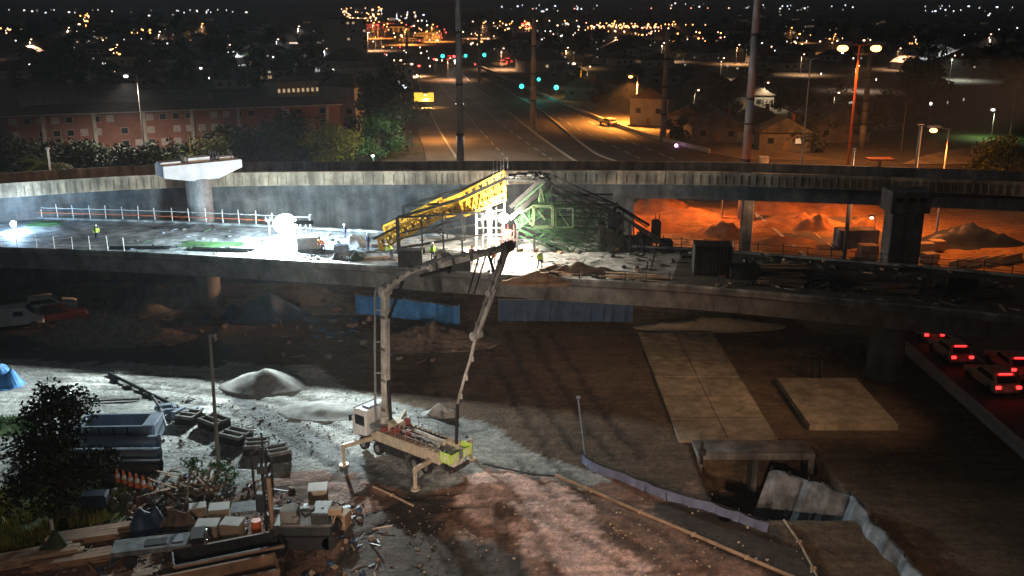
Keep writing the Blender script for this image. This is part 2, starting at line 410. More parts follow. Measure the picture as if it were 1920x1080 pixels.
def lines(name, tracks, wd, material, lab, dash=0, z=.1, hgt=.01):
    mb = MB()
    for tr_ in tracks:
        Q_ = cat([tuple(gp(*p)[:2]) for p in tr_], 5)
        acc_ = 0
        for a_, b_ in zip(Q_, Q_[1:]):
            L_ = math.dist(a_, b_); n_ = max(1, int(L_/6)) if dash else 1
            for k_ in range(n_):
                u = Vector((*a_, z)).lerp(Vector((*b_, z)), k_/n_); v = Vector((*a_, z)).lerp(Vector((*b_, z)), (k_+(.5 if dash else 1))/n_)
                mb.bar(u, v, wd, hgt)
    return mb.build(name, material)
st(lines('road_marking', [[(952,300),(905,250),(862,200),(830,165),(806,130)],[(1035,300),(962,250),(902,200),(862,165),(828,130)]], .22, M['white'], '', dash=1))
st(lines('road_marking', [[(1200,298),(1090,245),(1010,200),(948,165),(895,142)],[(1265,300),(1150,252),(1062,205),(985,168),(915,143)]], .22, M['white'], '', dash=1, z=.09))
st(lines('kerb', [[(1128,328),(1073,299),(1028,268),(982,234),(938,199),(898,169),(866,139),(840,117)],[(858,300),(838,270),(818,235),(802,200),(789,170),(781,140)],[(1160,305),(1120,290),(1085,265),(1045,232),(1010,205),(965,180),(930,158)]], .5, M['concl'], '', z=.15, hgt=.22))
mb = MB()
cv = [(1330,287),(1215,258),(1130,228),(1070,202),(1010,177),(965,156),(925,138),(888,120)]
for p, q in zip(cv, cv[1:]): mb.bar(gp(*p)+Vector((0,0,.45)), gp(*q)+Vector((0,0,.45)), .5, .95)
tag(mb.build('concrete_barrier', M['concl']), 'long pale curving concrete barrier between the highway and the orange lit side road', 'barrier')

# ------------------------------------------------------------------ bridges
def offs(P, d):
    out = []
    for i, p in enumerate(P):
        a = P[max(0, i-1)]; b_ = P[min(len(P)-1, i+1)]
        t_ = Vector((b_[0]-a[0], b_[1]-a[1])).normalized(); n_ = Vector((-t_.y, t_.x))
        out.append((p[0]+n_.x*d, p[1]+n_.y*d))
    return out
def band(mb, P, prof, m=0):     # sweep closed profile (offset, z) along plan polyline
    n = len(prof); rows = []
    for d, z in prof: rows.append([(x, y, z) for x, y in offs(P, d)])
    k_ = len(P); vs = [rows[i][j] for j in range(k_) for i in range(n)]
    fs = [(j*n+i, j*n+(i+1)%n, (j+1)*n+(i+1)%n, (j+1)*n+i) for j in range(k_-1) for i in range(n)]
    fs += [tuple(range(n)), tuple(reversed(range((k_-1)*n, k_*n)))]
    mb.add(vs, fs, m)
DZ = 7.7
NE = cat([tuple(gp(x, y, DZ)[:2]) for x, y in [(-420,458),(-200,461),(0,467),(200,474),(400,484),(640,498),(850,512),(1050,526),(1300,541),(1600,568),(1920,600),(2250,640)]])
near = empty('bridge', (0, 92, 0), label='nearer unfinished concrete bridge with work lights and the yellow and green trusses on its deck', cat='bridge')
o_ = Vector((0, 92, 0))
mb = MB(o_); band(mb, NE, [(0,DZ),(13.5,DZ),(13.5,DZ-.35),(10.8,DZ-.6),(10.0,DZ-2.25),(1.2,DZ-2.25),(.35,DZ-.6),(0,DZ-.35)]); gird = mb
mb = MB(o_); band(mb, NE, [(.05,DZ+.01),(.05,DZ+.2),(.35,DZ+.2),(.35,DZ+.01)]); band(mb, NE, [(13.1,DZ+.01),(13.1,DZ+.25),(13.45,DZ+.25),(13.45,DZ+.01)]); mb.build('edge_kerb', M['deck'], near)
mb = MB(o_); band(mb, NE, [(.36,DZ+.004),(.36,DZ+.03),(13.09,DZ+.03),(13.09,DZ+.004)]) if False else None
for seg_, mt_ in (([p for p in NE if p[0] < 13], 'deck'), ([p for p in NE if p[0] > 12], 'shadeply')):  # right part darkened in colour where machinery would shade the deck
    mb = MB(o_); band(mb, seg_, [(.36,DZ+.004),(.36,DZ+.03+(.03 if mt_ == 'shadeply' else 0)),(13.09,DZ+.03+(.03 if mt_ == 'shadeply' else 0)),(13.09,DZ+.004)]); mb.build('deck_surface', M[mt_], near)
mb = gird
E1 = offs(NE, .3)
for i in range(2, len(E1)-1, 1):
    a = Vector((*E1[i], 0)); b_ = NE[i]; tt = Vector((NE[i+1][0]-b_[0], NE[i+1][1]-b_[1], 0)).normalized()
    mb.bar((b_[0], b_[1]+.55, DZ-.65), (b_[0], b_[1]+1.15, DZ-2.2), .09, .06, m=1)
mb.build('girder', [M['conc'], M['concd']], near)
def pierat(px, py0, Y, r, z1, lab, nm='pier', m='conc'):
    X = dp(px, py0, Y).x
    mb = MB((X, Y, 0)); mb.tube((X, Y, -.5), (X, Y, z1), r, n=24)
    mb.tube((X, Y, -.5), (X, Y, .3), r*1.5, n=24)
    return mb.build(nm, M[m], near if False else None, smooth=False)
def pier(px, Y, r, z1, top=None):
    X = dp(px, 540, Y).x
    mb = MB(o_); mb.tube((X, Y, -.5), (X, Y, z1), r, n=24); mb.tube((X, Y, -.5), (X, Y, .12), r*1.15, n=24)
    mb.build('pier', M['conc'], near)
pier(391, 98, 1.25, DZ-2.22); pier(1675, 78, 1.5, DZ-2.22); pier(-120, 101, 1.3, DZ-2.22)

# far bridge
FZ = 10.7
FE = cat([tuple(gp(x, y, FZ)[:2]) for x, y in [(-500,402),(-250,386),(0,371),(230,356),(440,349),(700,346),(1000,345),(1280,346),(1500,352),(1700,359),(1920,368),(2250,386)]])
o2 = Vector((0, 112, 0))
far = empty('bridge', o2, label='farther curved concrete bridge with ribbed parapets behind the work site', cat='bridge')
WF = 7.4
mb = MB(o2); band(mb, FE, [(0,FZ),(0,FZ+.45),(WF,FZ+.45),(WF,FZ),(WF-1.2,FZ-.2),(WF-1.6,FZ-2.0),(1.5,FZ-2.0),(1.0,FZ-.2)]); mb.build('girder', M['farc'], far)
mb = MB(o2); band(mb, FE, [(WF-.22,FZ+.46),(WF-.22,FZ+1.55),(WF+.03,FZ+1.55),(WF+.03,FZ-.02),(WF-.22,FZ-.02)]); mb.build('parapet', M['concd'], far)
mb = MB(o2); band(mb, FE, [(.3,FZ+.455),(.3,FZ+.50),(WF-.3,FZ+.50),(WF-.3,FZ+.455)]); mb.build('deck_surface', M['concd'], far)
Fd = cat(FE[::2], 5)
mb = MB(o2); band(mb, FE, [(-.03,FZ-.02),(-.03,FZ+1.55),(.22,FZ+1.55),(.22,FZ-.02)])
for a, b_ in zip(Fd, Fd[1:]):
    d = math.dist(a, b_); n_ = max(1, round(d/.85)); ang = math.atan2(b_[1]-a[1], b_[0]-a[0])
    for i in range(n_):
        x = a[0]+(b_[0]-a[0])*i/n_; y = a[1]+(b_[1]-a[1])*i/n_
        mb.box((x+math.sin(ang)*.08, y-math.cos(ang)*.08, FZ+.66), (.09, .12, 1.1), ang, m=1)
mb.build('parapet', [M['farp'], M['farr']], far)
# deep hung wall under the left half of far bridge (solid concrete approach)
FL = [p for p in FE if p[0] < 17.0]
mb = MB(o2); band(mb, FL, [(1.7,FZ-2.02),(WF-1.7,FZ-2.02),(WF-1.7,-.3),(1.7,-.3)]); mb.build('approach_wall', M['farc'], far)
mb = MB(o2)
for px, Y, w_ in ((1403, 121, 1.25), (1594, 119, .4), (1990, 108, 1.25)):
    X = dp(px, 450, Y-4).x; mb = MB(o2); mb.box((X, Y-4+1.5, (FZ-2)/2-.2), (w_, w_, FZ-2+.35)); mb.build('pier', M['concd'], far, bevel=.05)
# hammerhead pier at left
hp = dp(380, 430, 106); hX = hp.x
hm = empty('bridge_pier', (hX, 106, 0), label='pale hammerhead pier with a tilted crosshead rising behind the deck worker', cat='pier')
oo = Vector((hX, 106, 0))
mb = MB(oo); mb.tube((hX, 106, -.5), (hX, 106, 12.3), 1.38, n=28); mb.build('column', M['conc'], hm)
hz = 12.2; ha = R(36)
prof = [(-4.5,1.9),(4.3,1.9),(4.3,1.0),(1.5,0),(-1.5,0),(-4.5,.6)]
mb = MB().extr(prof, -1.5, 1.5); c = mb.build('crosshead', M['concl'], hm, bevel=.05); c.location = (.2, .5, hz); c.rotation_euler.z = ha
mb = MB()
mb.box((-3.4,0,2.06), (2.2,1.6,.3)); mb.box((-.2,.2,2.15), (2.4,1.5,.5)); mb.box((2.9,.1,2.05), (1.6,1.2,.28)); mb.box((-.3,0,1.91), (8,1.2,.04))
c2_ = mb.build('bearing_plinth', M['concl'], hm); c2_.location = (.2, .5, hz); c2_.rotation_euler.z = ha
mb = MB()
for x in (-2,-1.2,1.4,2,3.5): mb.tube((x,.3,1.9), (x,.3,2.9), .04, n=5); mb.tube((x,-.5,1.9), (x,-.5,2.8), .04, n=5)
c3 = mb.build('starter_bar', M['dark'], hm); c3.location = (.2,.5,hz); c3.rotation_euler.z = ha
# right pier
rX = dp(1692, 430, 103).x; oo = Vector((rX, 103, 0))
rp = empty('bridge_pier', oo, label='dark square shouldered pier standing in front of the orange lit ground', cat='pier')
mb = MB(oo); mb.box((rX, 103, 5.0), (3.5, 2.4, 11.0)); mb.build('column', M['concd'], rp, bevel=.12)
mb = MB(oo); mb.prism([(rX-2.15,101.4),(rX+2.15,101.4),(rX+2.15,104.6),(rX-2.15,104.6)], 9.2, 11.6); mb.build('crosshead', M['concd'], rp, bevel=.1)
mb = MB(oo)
for dx in (-1.3, 0, 1.2): MB(oo).box((rX+dx, 101.38, 10.7), (.8, .05, .5)).build('form_panel', M['dark'], rp)

# ------------------------------------------------------------------ deck railings (posts are things of their own)
def railing(P, d0, i0, i1, lab, cols, every=1, h=1.5, m='steel'):
    Q = offs(P, d0)[i0:i1]; o3 = Vector((*Q[0], DZ))
    r = empty('site_railing', o3, label=lab, cat='railing')
    pts = []
    for a, b_ in zip(Q, Q[1:]):
        n_ = max(1, round(math.dist(a, b_)/2.7))
        for i in range(n_): pts.append(Vector((a[0]+(b_[0]-a[0])*i/n_, a[1]+(b_[1]-a[1])*i/n_, DZ)))
    pts.append(Vector((*Q[-1], DZ)))
    for p in pts:
        p.x += rnd.uniform(-.1, .1)
        MB(o3).tube(p, p+Vector((rnd.uniform(-.06,.06), 0, h+rnd.uniform(-.1,.15))), .045, n=6).build('post', M[m], r)
    for k_, (z, cm, th) in enumerate(cols):
        mb = MB(o3)
        for a, b_ in zip(pts, pts[1:]):
            mid = (a+b_)/2 - Vector((0,0,.05))
            mb.bar(a+Vector((0,-.05,z)), mid+Vector((0,-.05,z)), .03, th); mb.bar(mid+Vector((0,-.05,z)), b_+Vector((0,-.05,z)), .03, th)
        mb.build('rail', M[cm], r)
    return r
railing(NE, .2, 2, 20, 'slim white post railing along the near deck edge in front of the lime vest worker', [(.75,'steel',.03),(1.25,'steel',.03)], h=1.45, m='white')
railing(NE, 13.2, 2, 27, 'tall post railing with orange and white rails along the back edge of the lit deck', [(.8,'orange',.07),(1.35,'white',.05)], h=1.7, m='white')
railing(NE, .2, 43, 64, 'dark thin railing along the unlit deck near the black container', [(1.1,'dark',.05)], h=1.2, m='dark')
railing(NE, 13.2, 38, 64, 'dark thin railing on the back edge of the unlit deck', [(.55,'dark',.05),(1.1,'dark',.05)], h=1.2, m='dark')
# ------------------------------------------------------------------ work lights
def deckY(py, z=DZ): return gp(960, py, z).y
bp = dp(535, 420, 92.2)
bl = empty('balloon_light', (bp.x, 92.2, DZ), label='large dazzling white balloon work light standing on the deck', cat='work light')
MB((bp.x, 92.2, DZ)).ball(bp, 1.12, seg=20, sq=(1,1,.86)).build('balloon', E['balloon'], bl, smooth=True)
mb = MB((bp.x, 92.2, DZ)); mb.tube((bp.x,92.2,DZ+.4), (bp.x,92.2,bp.z-.8), .05)
mb.build('mast', M['steel'], bl)
for k_ in range(3):
    a_ = k_*2.1+.4; MB((bp.x,92.2,DZ)).tube((bp.x,92.2,DZ+.9), (bp.x+math.cos(a_)*.8, 92.2+math.sin(a_)*.8, DZ+.03), .03).build('leg', M['steel'], bl)
cp = dp(944, 409, 89.6)
wl = empty('work_light', (cp.x, 89.6, DZ), label='dazzling warm white work light between the yellow and the green trusses', cat='work light')
MB((cp.x, 89.6, DZ)).ball(cp, .48, seg=16).build('lamp_globe', E['work'], wl, smooth=True)
MB((cp.x, 89.6, DZ)).tube((cp.x, 89.6, DZ), (cp.x, 89.6, cp.z-.45), .05).build('mast', M['steel'], wl)
lp = dp(25, 420, 99)
wl2 = empty('work_light', (lp.x, 99, DZ), label='small bluish work light on a mast at the dim end of the deck', cat='work light')
MB((lp.x, 99, DZ)).ball(lp, .3, seg=14).build('lamp_globe', E['workb'], wl2, smooth=True)
MB((lp.x, 99, DZ)).tube((lp.x, 99, DZ), (lp.x, 99, lp.z-.28), .05).build('mast', M['steel'], wl2)

# ------------------------------------------------------------------ trusses (form travellers)
def twin(mb):
    if not hasattr(mb, 'tw'): mb.tw = MB(mb.o)
    return mb.tw
def proj_bars(mb, segs, Y0, w=.16, depth=None, back=5.5, m=0):
    mb2 = twin(mb)
    for s_ in segs:
        x0, y0, x1, y1 = s_[:4]; ww = s_[4] if len(s_) > 4 else w
        a, b_ = dp(x0, y0, Y0), dp(x1, y1, Y0)
        mb.bar(a, b_, ww, ww, m); mb2.bar(a+Vector((0,back,0)), b_+Vector((0,back,0)), ww, ww, m)
def platelat(mb, q, Y0, th=.25, nh=7, back=None):
    # perforated plate girder: two flanges plus criss-cross webs between two px lines (x0,y0,x1,y1) top & bottom
    (tx0,ty0,tx1,ty1), (bx0,by0,bx1,by1) = q
    m0 = mb
    for dY in ((0, back) if back else (0,)):
        mb = twin(m0) if dY else m0
        T0, T1 = dp(tx0,ty0,Y0), dp(tx1,ty1,Y0); B0, B1 = dp(bx0,by0,Y0), dp(bx1,by1,Y0)
        D = Vector((0,dY,0)); mb.bar(T0+D, T1+D, th, .22); mb.bar(B0+D, B1+D, th, .22)
        for i in range(nh):
            f0 = i/nh; f1 = (i+1)/nh
            a0 = T0.lerp(T1, f0); a1 = T0.lerp(T1, f1); b0 = B0.lerp(B1, f0); b1 = B0.lerp(B1, f1)
            mb.bar(a0+D, b1+D, .1, .24); mb.bar(b0+D, a1+D, .1, .24); mb.bar(a1+D, b1+D, .12, .2)
        mb.bar(T0+D, B0+D, th, .22)
Y0 = 90.5
oy = Vector((dp(830, 470, Y0).x, Y0, DZ))
ty = empty('form_traveller', oy, label='yellow lattice form traveller climbing from the blue lit deck to the central work light', cat='truss')
mb = MB(oy); platelat(mb, ((708,444,822,388),(714,468,826,408)), Y0, nh=8, back=4.5); mb.build('lower_girder', M['yellow'], ty)
mb = MB(oy); platelat(mb, ((826,392,866,376),(828,408,872,398)), Y0+.2, nh=4, back=4.2); mb.build('link_girder', M['yellow'], ty)
mb = MB(oy); platelat(mb, ((862,378,946,335),(872,404,948,374)), Y0, nh=6, back=4.5)
Pq = [dp(866,380,Y0+.3), dp(944,340,Y0+.3), dp(946,368,Y0+.3), dp(874,398,Y0+.3)]
mb.add(Pq+[p+Vector((0,.08,0)) for p in Pq], [(0,1,2,3),(7,6,5,4),(0,4,5,1),(1,5,6,2),(2,6,7,3),(3,7,4,0)])
mb.build('upper_girder', M['yellow'], ty)
mb = MB(oy); Pq = [dp(775,404,Y0+2.4), dp(800,386,Y0+2.4), dp(822,384,Y0+2.4), dp(818,402,Y0+2.4)]
mb.add(Pq+[p+Vector((0,1.2,.0)) for p in Pq], [(0,1,2,3),(7,6,5,4),(0,4,5,1),(1,5,6,2),(2,6,7,3),(3,7,4,0)]); mb.build('motor_cover', M['yellow'], ty)
mb = MB(oy)
proj_bars(mb, [(745,408,866,372,.26),(866,372,948,334,.26),(745,408,900,398,.2),(745,408,748,468,.34),(790,405,792,462,.16),(829,400,832,470,.16),(865,395,867,475,.16),(700,448,745,425,.2),
  (748,465,905,440,.2),(748,448,830,430,.12),(748,438,865,412,.12),(790,440,865,400,.12),(830,445,790,405,.1),(867,450,830,400,.1),(900,398,906,440,.14)], Y0-.35, back=5.2); mb.build('frame', M['dark'], ty)
mb = MB(oy)
proj_bars(mb, [(893,385,893,462,.12),(915,360,915,462,.1),(946,338,946,400,.12),(893,412,945,405,.14),(905,380,925,412,.1),(925,380,905,412,.1),(893,385,946,374,.1),(893,440,946,440,.08),(930,400,930,470,.07),(905,400,905,470,.07),(918,400,918,470,.07)], Y0+1.5, back=3)
mb.build('scaffold', M['white'], ty)
mb = MB(oy)
for x, y in ((748,468),(832,470),(867,475),(792,466)):
    for dY in (-.35, 4.85):
        p = dp(x, y, Y0+dY); mb.box((p.x, p.y, (p.z+DZ)/2), (.5,.5,max(.3, abs(p.z-DZ)+.1)))
mb.build('jack', M['dark'], ty)
mb = MB(oy)
for i in range(9):
    a, b_ = dp(745+i*22, 408-i*3, Y0-.3), dp(745+i*22, 408-i*3, Y0+4.9); mb.bar(a, b_, .1)
for i in range(8):
    a, b_ = dp(708+i*16, 468-i*8, Y0), dp(708+i*16, 468-i*8, Y0+4.5); mb.bar(a, b_, .12)
mb.build('crossbeam', M['dark'], ty)
# green traveller
og = Vector((dp(1080, 470, Y0).x, Y0, DZ))
tg = empty('form_traveller', og, label='dark green lattice form traveller sloping down towards the orange lit ground', cat='truss')
mb = MB(og); proj_bars(mb, [(956,410,1030,343,.42),(1030,343,1165,405,.17),(1032,360,1150,402,.14),(1030,343,1040,380,.2),(1165,405,1232,446,.26),(1168,402,1150,470,.2),(1140,470,1168,404,.2),(1110,440,1150,402,.12),(968,400,1030,350,.12),
   (1100,385,1160,385,.14),(1030,352,1150,412,.1),(1036,352,1080,395,.12),(1060,362,1100,400,.1),(1090,375,1120,405,.1),(1060,365,1062,430,.1),(1095,378,1098,432,.1),(1125,390,1130,440,.1),(1165,408,1228,450,.12),(1180,420,1180,470,.16),(1200,430,1202,480,.12)], Y0-.2, back=5.5); mb.build('frame', M['dark'], tg)
mb = MB(og)
platelat(mb, ((966,408,1032,352),(972,428,1024,388)), Y0, nh=5, back=5)
proj_bars(mb, [(968,428,1130,498,.22),(972,412,1120,462,.14),(968,440,1120,500,.12),(985,425,1060,445,.1),(1000,450,1050,425,.1),(1030,440,1100,470,.1),(1060,480,1110,440,.12),(1105,440,1150,480,.12),(1010,385,1100,385,.18),(1035,428,1150,432,.26),(1120,505,1180,420,.12),(975,400,1060,400,.1),(1000,405,1110,425,.12),(1040,420,1100,395,.1),(1060,425,1130,395,.1),(1080,400,1140,440,.12),(1100,450,1150,410,.12),(985,440,1130,470,.1),(1005,460,1060,432,.1),(1050,475,1100,435,.1),(1000,420,1040,455,.1),(1035,430,1085,478,.1),(1070,438,1125,490,.1)], Y0, back=5)
mb.build('truss', M['green'], tg)
mb = MB(og)
for (a,b_,c_,d_) in ((1000,386,1036,425),(1042,390,1074,426)):
    w_ = .28 if a == 1000 else .13
    for s_ in ((a,b_,c_,b_),(c_,b_,c_,d_),(c_,d_,a,d_),(a,d_,a,b_)): mb.bar(dp(s_[0],s_[1],Y0-.6), dp(s_[2],s_[3],Y0-.6), w_, w_)
mb.bar(dp(1004,390,Y0-.6), dp(1022,412,Y0-.6), .2); mb.bar(dp(1046,394,Y0-.6), dp(1066,424,Y0-.6), .1)
mb.bar(dp(1000,386,Y0-.6), dp(975,400,Y0-.6), .14); mb.bar(dp(1000,425,Y0-.6), dp(980,400,Y0-.6), .14)
mb.bar(dp(1022,386,Y0-.6), dp(1014,352,Y0-.6), .14); mb.bar(dp(1010,386,Y0-.6), dp(1014,352,Y0-.6), .14)
mb.build('ladder_bracket', M['palegreen'], tg)
mb = MB(og); c4 = [dp(1038,378,Y0+3), dp(1150,384,Y0+3), dp(1148,428,Y0+3), dp(1038,426,Y0+3)]
for i in range(15): f = i/14; mb.bar(c4[0].lerp(c4[1],f), c4[3].lerp(c4[2],f), .09, .12)
for i in range(6): f = i/5; mb.bar(c4[0].lerp(c4[3],f), c4[1].lerp(c4[2],f), .14, .1)
for i in range(7): mb.bar(c4[0].lerp(c4[1],i/7), c4[3].lerp(c4[2],(i+1)/7), .12, .1)
mb.build('mesh_panel', M['green'], tg)
mb = MB(og)
for i in range(16): 
    x = 975+i*11; y = 430+i*4.6; mb.bar(dp(x,y,Y0), dp(x,y,Y0+5), .1)
for x, y, dy in ((970,428,40),(1002,440,32),(1040,458,26),(1080,478,18),(1110,490,15)):
    for dY in (0, 5): p = dp(x,y,Y0+dY); mb.bar(p, (p.x,p.y,DZ), .22)
mb.build('crossbeam', M['dark'], tg)
mb = MB(og)
for x0, y0, x1, y1, Y in ((1122,432,1168,500,91),(1138,402,1166,440,91.5),(1168,446,1225,500,92.5),(1224,416,1240,456,92),(1240,452,1262,470,93),(1196,440,1216,460,93),(1122,420,1136,444,90)):
    a, b_ = dp(x0,y1,Y), dp(x1,y0,Y); mb.box(((a.x+b_.x)/2, Y+.7, (a.z+b_.z)/2), (b_.x-a.x, 1.4, b_.z-a.z), rz=rnd.uniform(-.1,.1))
mb.build('winch_unit', M['dark'], tg, bevel=.12)
mb = MB(og)
for x in (1228,1236,1146,1160,1128): p = dp(x, 420, 91.8); mb.tube(p, p+Vector((0,0,1.0)), .05, n=5)
for i in range(7):
    x = 1172+i*12; p = dp(x, 448, 92.2); mb.tube((p.x,p.y,DZ), p+Vector((0,0,rnd.uniform(-.2,.4))), .06, n=5)
mb.build('guide_rod', M['dark'], tg)
# cross beam between the two apexes, with bundled sheeting
xb = dp(985, 332, 92)
cbm = empty('lifting_beam', (xb.x, 92, DZ), label='dark overhead lifting beam with bundled sheeting joining the two truss tops', cat='beam')
mb = MB((xb.x,92,DZ)); mb.bar(dp(944,336,92), dp(1032,342,92), .22); mb.bar(dp(944,336,95), dp(1032,342,95), .22)
for i in range(6): mb.bar(dp(946+i*17,337+i,92), dp(946+i*17,337+i,95), .12)
mb.build('beam', M['dark'], cbm)
mb = MB((xb.x,92,DZ))
for i in range(9): mb.ball(dp(962+i*7, 328+rnd.uniform(-4,4), 93.2), rnd.uniform(.25,.42), seg=8, j=.25, sq=(1.3,.9,.6))
mb.build('sheeting', M['dark'], cbm)
mb = MB((xb.x,92,DZ))
for x in (925,932,939,944,952): p = dp(x, 345, 92.5); mb.tube(p, p+Vector((0,0,rnd.uniform(2.4,3.6))), .03, n=5)
mb.build('tie_rod', M['steel'], cbm)
# red and white scaffold cage below work light
rc = dp(952, 445, 92)
mb = MB((rc.x, 92, DZ)); 
for dx in (-.6,0,.6):
    mb.tube((rc.x+dx,92,DZ), (rc.x+dx,92,DZ+2.2), .05); mb.tube((rc.x+dx,93.2,DZ), (rc.x+dx,93.2,DZ+2.2), .05)
for z in (.6,1.2,1.8): mb.tube((rc.x-.6,92,DZ+z), (rc.x+.6,92,DZ+z), .05)
mb.box((rc.x,92.1,DZ+1.5), (.7,.5,.9))
tag(mb.build('access_cage', M['red']), 'small red access cage right below the central work light', 'cage')

# ------------------------------------------------------------------ deck clutter
def crate(name, px, py, d, m, lab, cat_, rz=0, z=DZ+.03, bevel=.03, group=None, extra=None):
    p = gp(px, py, z); mb = MB()
    mb.box((0,0,d[2]/2+.08), d)
    for sx in (-1,1): mb.box((sx*d[0]*.36,0,.04), (.12,d[1]*.95,.08))
    for sx in (-1,0,1): mb.box((sx*d[0]*.42,-d[1]/2-.02,d[2]/2+.08), (.07,.04,d[2]*.96))
    mb.box((0,0,d[2]+.1), (d[0]*.96,d[1]*.96,.04))
    o = mb.build(name, M[m], loc=p, rz=rz, bevel=bevel); return tag(o, lab, cat_, group)
gen = gp(580, 470, DZ+.03)
ge = empty('generator', gen, .15, 'white boxy generator glaring beside the balloon work light', 'generator')
MB().box((0,0,.85),(2.2,1.0,1.2)).build('canopy', M['white'], ge, bevel=.08)
MB().box((0,0,.2),(2.4,1.05,.14)).build('skid', M['dark'], ge)
MB().tube((.7,0,1.4),(.7,0,1.75),.06).build('exhaust', M['dark'], ge)
MB().box((-.5,-.52,.9),(.7,.03,.6)).build('grille', M['steel'], ge)
MB().box((1.06,-.2,1.2),(.12,.3,.3)).build('control_panel', M['red'], ge)
def bundle(name, px, py, L_, n, r, m, lab, cat_, rz=0, z=DZ+.03, jit=.25):
    p = gp(px, py, z); mb = MB()
    for i in range(n):
        y = (i-(n-1)/2)*r*2.3; zz = r+(i%2)*r*1.2; a = rnd.uniform(-jit,jit)
        mb.tube((-L_/2+rnd.uniform(-.3,.3), y-a, zz), (L_/2+rnd.uniform(-.3,.3), y+a, zz), r, n=6)
    return tag(mb.build(name, M[m], loc=p, rz=rz), lab, cat_)
def board(name, px, py, L_, n, m, lab, cat_, rz=0, z=DZ+.03, w=.25, th=.06):
    p = gp(px, py, z); mb = MB()
    for i in range(n):
        a = rnd.uniform(-.25,.25)
        mb.box((rnd.uniform(-.5,.5), (i-(n-1)/2)*w*.9, th/2+i%3*th+.01*i), (L_*rnd.uniform(.6,1), w, th), a)
    return tag(mb.build(name, M[m], loc=p, rz=rz), lab, cat_)
bundle('rebar_bundle', 262, 466, 5.5, 6, .06, 'dark', 'dark reinforcing bars strewn on the near deck edge by the lime vest worker', 'rebar', .05)
bundle('rebar_bundle', 415, 470, 6, 7, .07, 'dark', 'dark reinforcing bars lying between the worker and the balloon light', 'rebar', -.1)
bundle('rebar_bundle', 330, 427, 3.5, 5, .07, 'dark', 'short dark bars lying by the base of the hammerhead pier', 'rebar', .3)
board('green_mat', 400, 459, 6.5, 4, 'leafg', 'green mats spread on the deck left of the balloon light', 'mat', .02, w=.6, th=.03)
board('green_mat', 82, 420, 4.0, 4, 'leafg', 'green mats spread on the deck beside the small bluish light', 'mat', .02, w=.7, th=.03)
board('timber_stack', 440, 480, 4.5, 5, 'woodl', 'pale boards scattered on the near deck edge left of the balloon light', 'timber', .05)
board('timber_stack', 700, 486, 3.6, 5, 'woodl', 'pale boards by the foot of the yellow truss', 'timber', .2)
board('timber_stack', 1045, 512, 4.5, 7, 'wood', 'brown boards on the deck right under the green truss', 'timber', -.05)
board('timber_stack', 1190, 520, 6.5, 7, 'woodl', 'pale boards on the near deck edge right of the green truss', 'timber', -.12)
crate('tool_crate', 640, 474, (1.4,.9,.7), 'bluegrey', 'blue grey crate behind the dark tarpaulin heaps on the glaring deck', 'crate', .3)
crate('tool_crate', 770, 500, (2.2,1.2,1.5), 'dark', 'dark crate in front of the yellow truss on the deck edge', 'crate', .05)
crate('tool_crate', 850, 508, (3.2,1.2,1.4), 'dark', 'long dark crate behind the bend of the pump boom', 'crate', -.03)
crate('tool_crate', 1395, 520, (2.6,1.6,1.0), 'dark', 'low dark crate right of the black container', 'crate', -.1)
def heap(name, px, py, rx, ry, h, m, lab, cat_, z=0, rough=.35, seed=0, Yf=None, group=None, peak=1.2, nseg=26):
    p = gp(px, py, z) if Yf is None else Vector((dp(px,py,Yf).x, Yf, z)); mb = MB()
    n1 = nseg+8; n2 = max(7, nseg//2); hr = random.Random(seed*13+5)
    if peak >= 1.0 and rough < .3: BM = [(0,0,1.0,1.0),(.3,-.15,.35,.5)]
    else: BM = [(hr.uniform(-.15,.15),hr.uniform(-.1,.1),1.0,.8)] + [(hr.uniform(-.65,.65),hr.uniform(-.5,.5),hr.uniform(.35,.9),hr.uniform(.3,.6)) for _ in range(6)]
    def hh_(u, v):
        z = 0
        for bx, by, bh, br in BM:
            d_ = math.hypot(u-bx, v-by)/br
            if d_ < 1: z = max(z, bh*(1-d_**1.3)**(1.15)) + .12*min(z, bh*(1-d_**1.3))
        e_ = max(0, 1-math.hypot(u, v)**3); x, y = u*rx, v*ry
        return h*(z*.85+.1*e_)*e_**.5*(1+min(rough,.6)*nz(x+seed*7, y, .9, 4)) + min(.5,rough)*.22*h*e_*(nz(x+seed, y, 1.9, 8)+.6*nz(x, y+seed, 3.7, 3))
    vs = [(0,0,hh_(0,0))]
    for i in range(1, n2+1):
        f = i/n2
        for k_ in range(n1):
            a = 2*math.pi*k_/n1; rr = f*(1+.16*nz(math.cos(a)*1.5+seed, math.sin(a)*1.5, 1, seed))
            vs.append((math.cos(a)*rr*rx, math.sin(a)*rr*ry, hh_(math.cos(a)*f, math.sin(a)*f) if i < n2 else -.25))
    fs = [(0, 1+k_, 1+(k_+1)%n1) for k_ in range(n1)]
    for i in range(n2-1):
        for k_ in range(n1):
            a = 1+i*n1+k_; b_ = 1+i*n1+(k_+1)%n1; fs.append((a, a+n1, b_+n1, b_))
    mb.add(vs, fs); o = mb.build(name, M[m], loc=p, smooth=(m in ('sand','bluet','navy','yardg','card','wood','concd','osoil'))); return tag(o, lab, cat_, group)
heap('tarpaulin_heap', 632, 486, .8, .6, .7, 'black', 'dark tarpaulin heap on the glaring deck nearest to the balloon light', 'tarpaulin', DZ, seed=2)
heap('tarpaulin_heap', 668, 488, 1.0, .6, .8, 'leafd', 'dark green tarpaulin heap on the deck nearest to the foot of the yellow truss', 'tarpaulin', DZ, seed=3)
heap('sheeting_heap', 660, 462, 2.6, 1.2, 1.2, 'concl', 'pale sheeting heap on the deck behind the dark tarpaulin heaps', 'sheeting', DZ, seed=5, rough=.6)
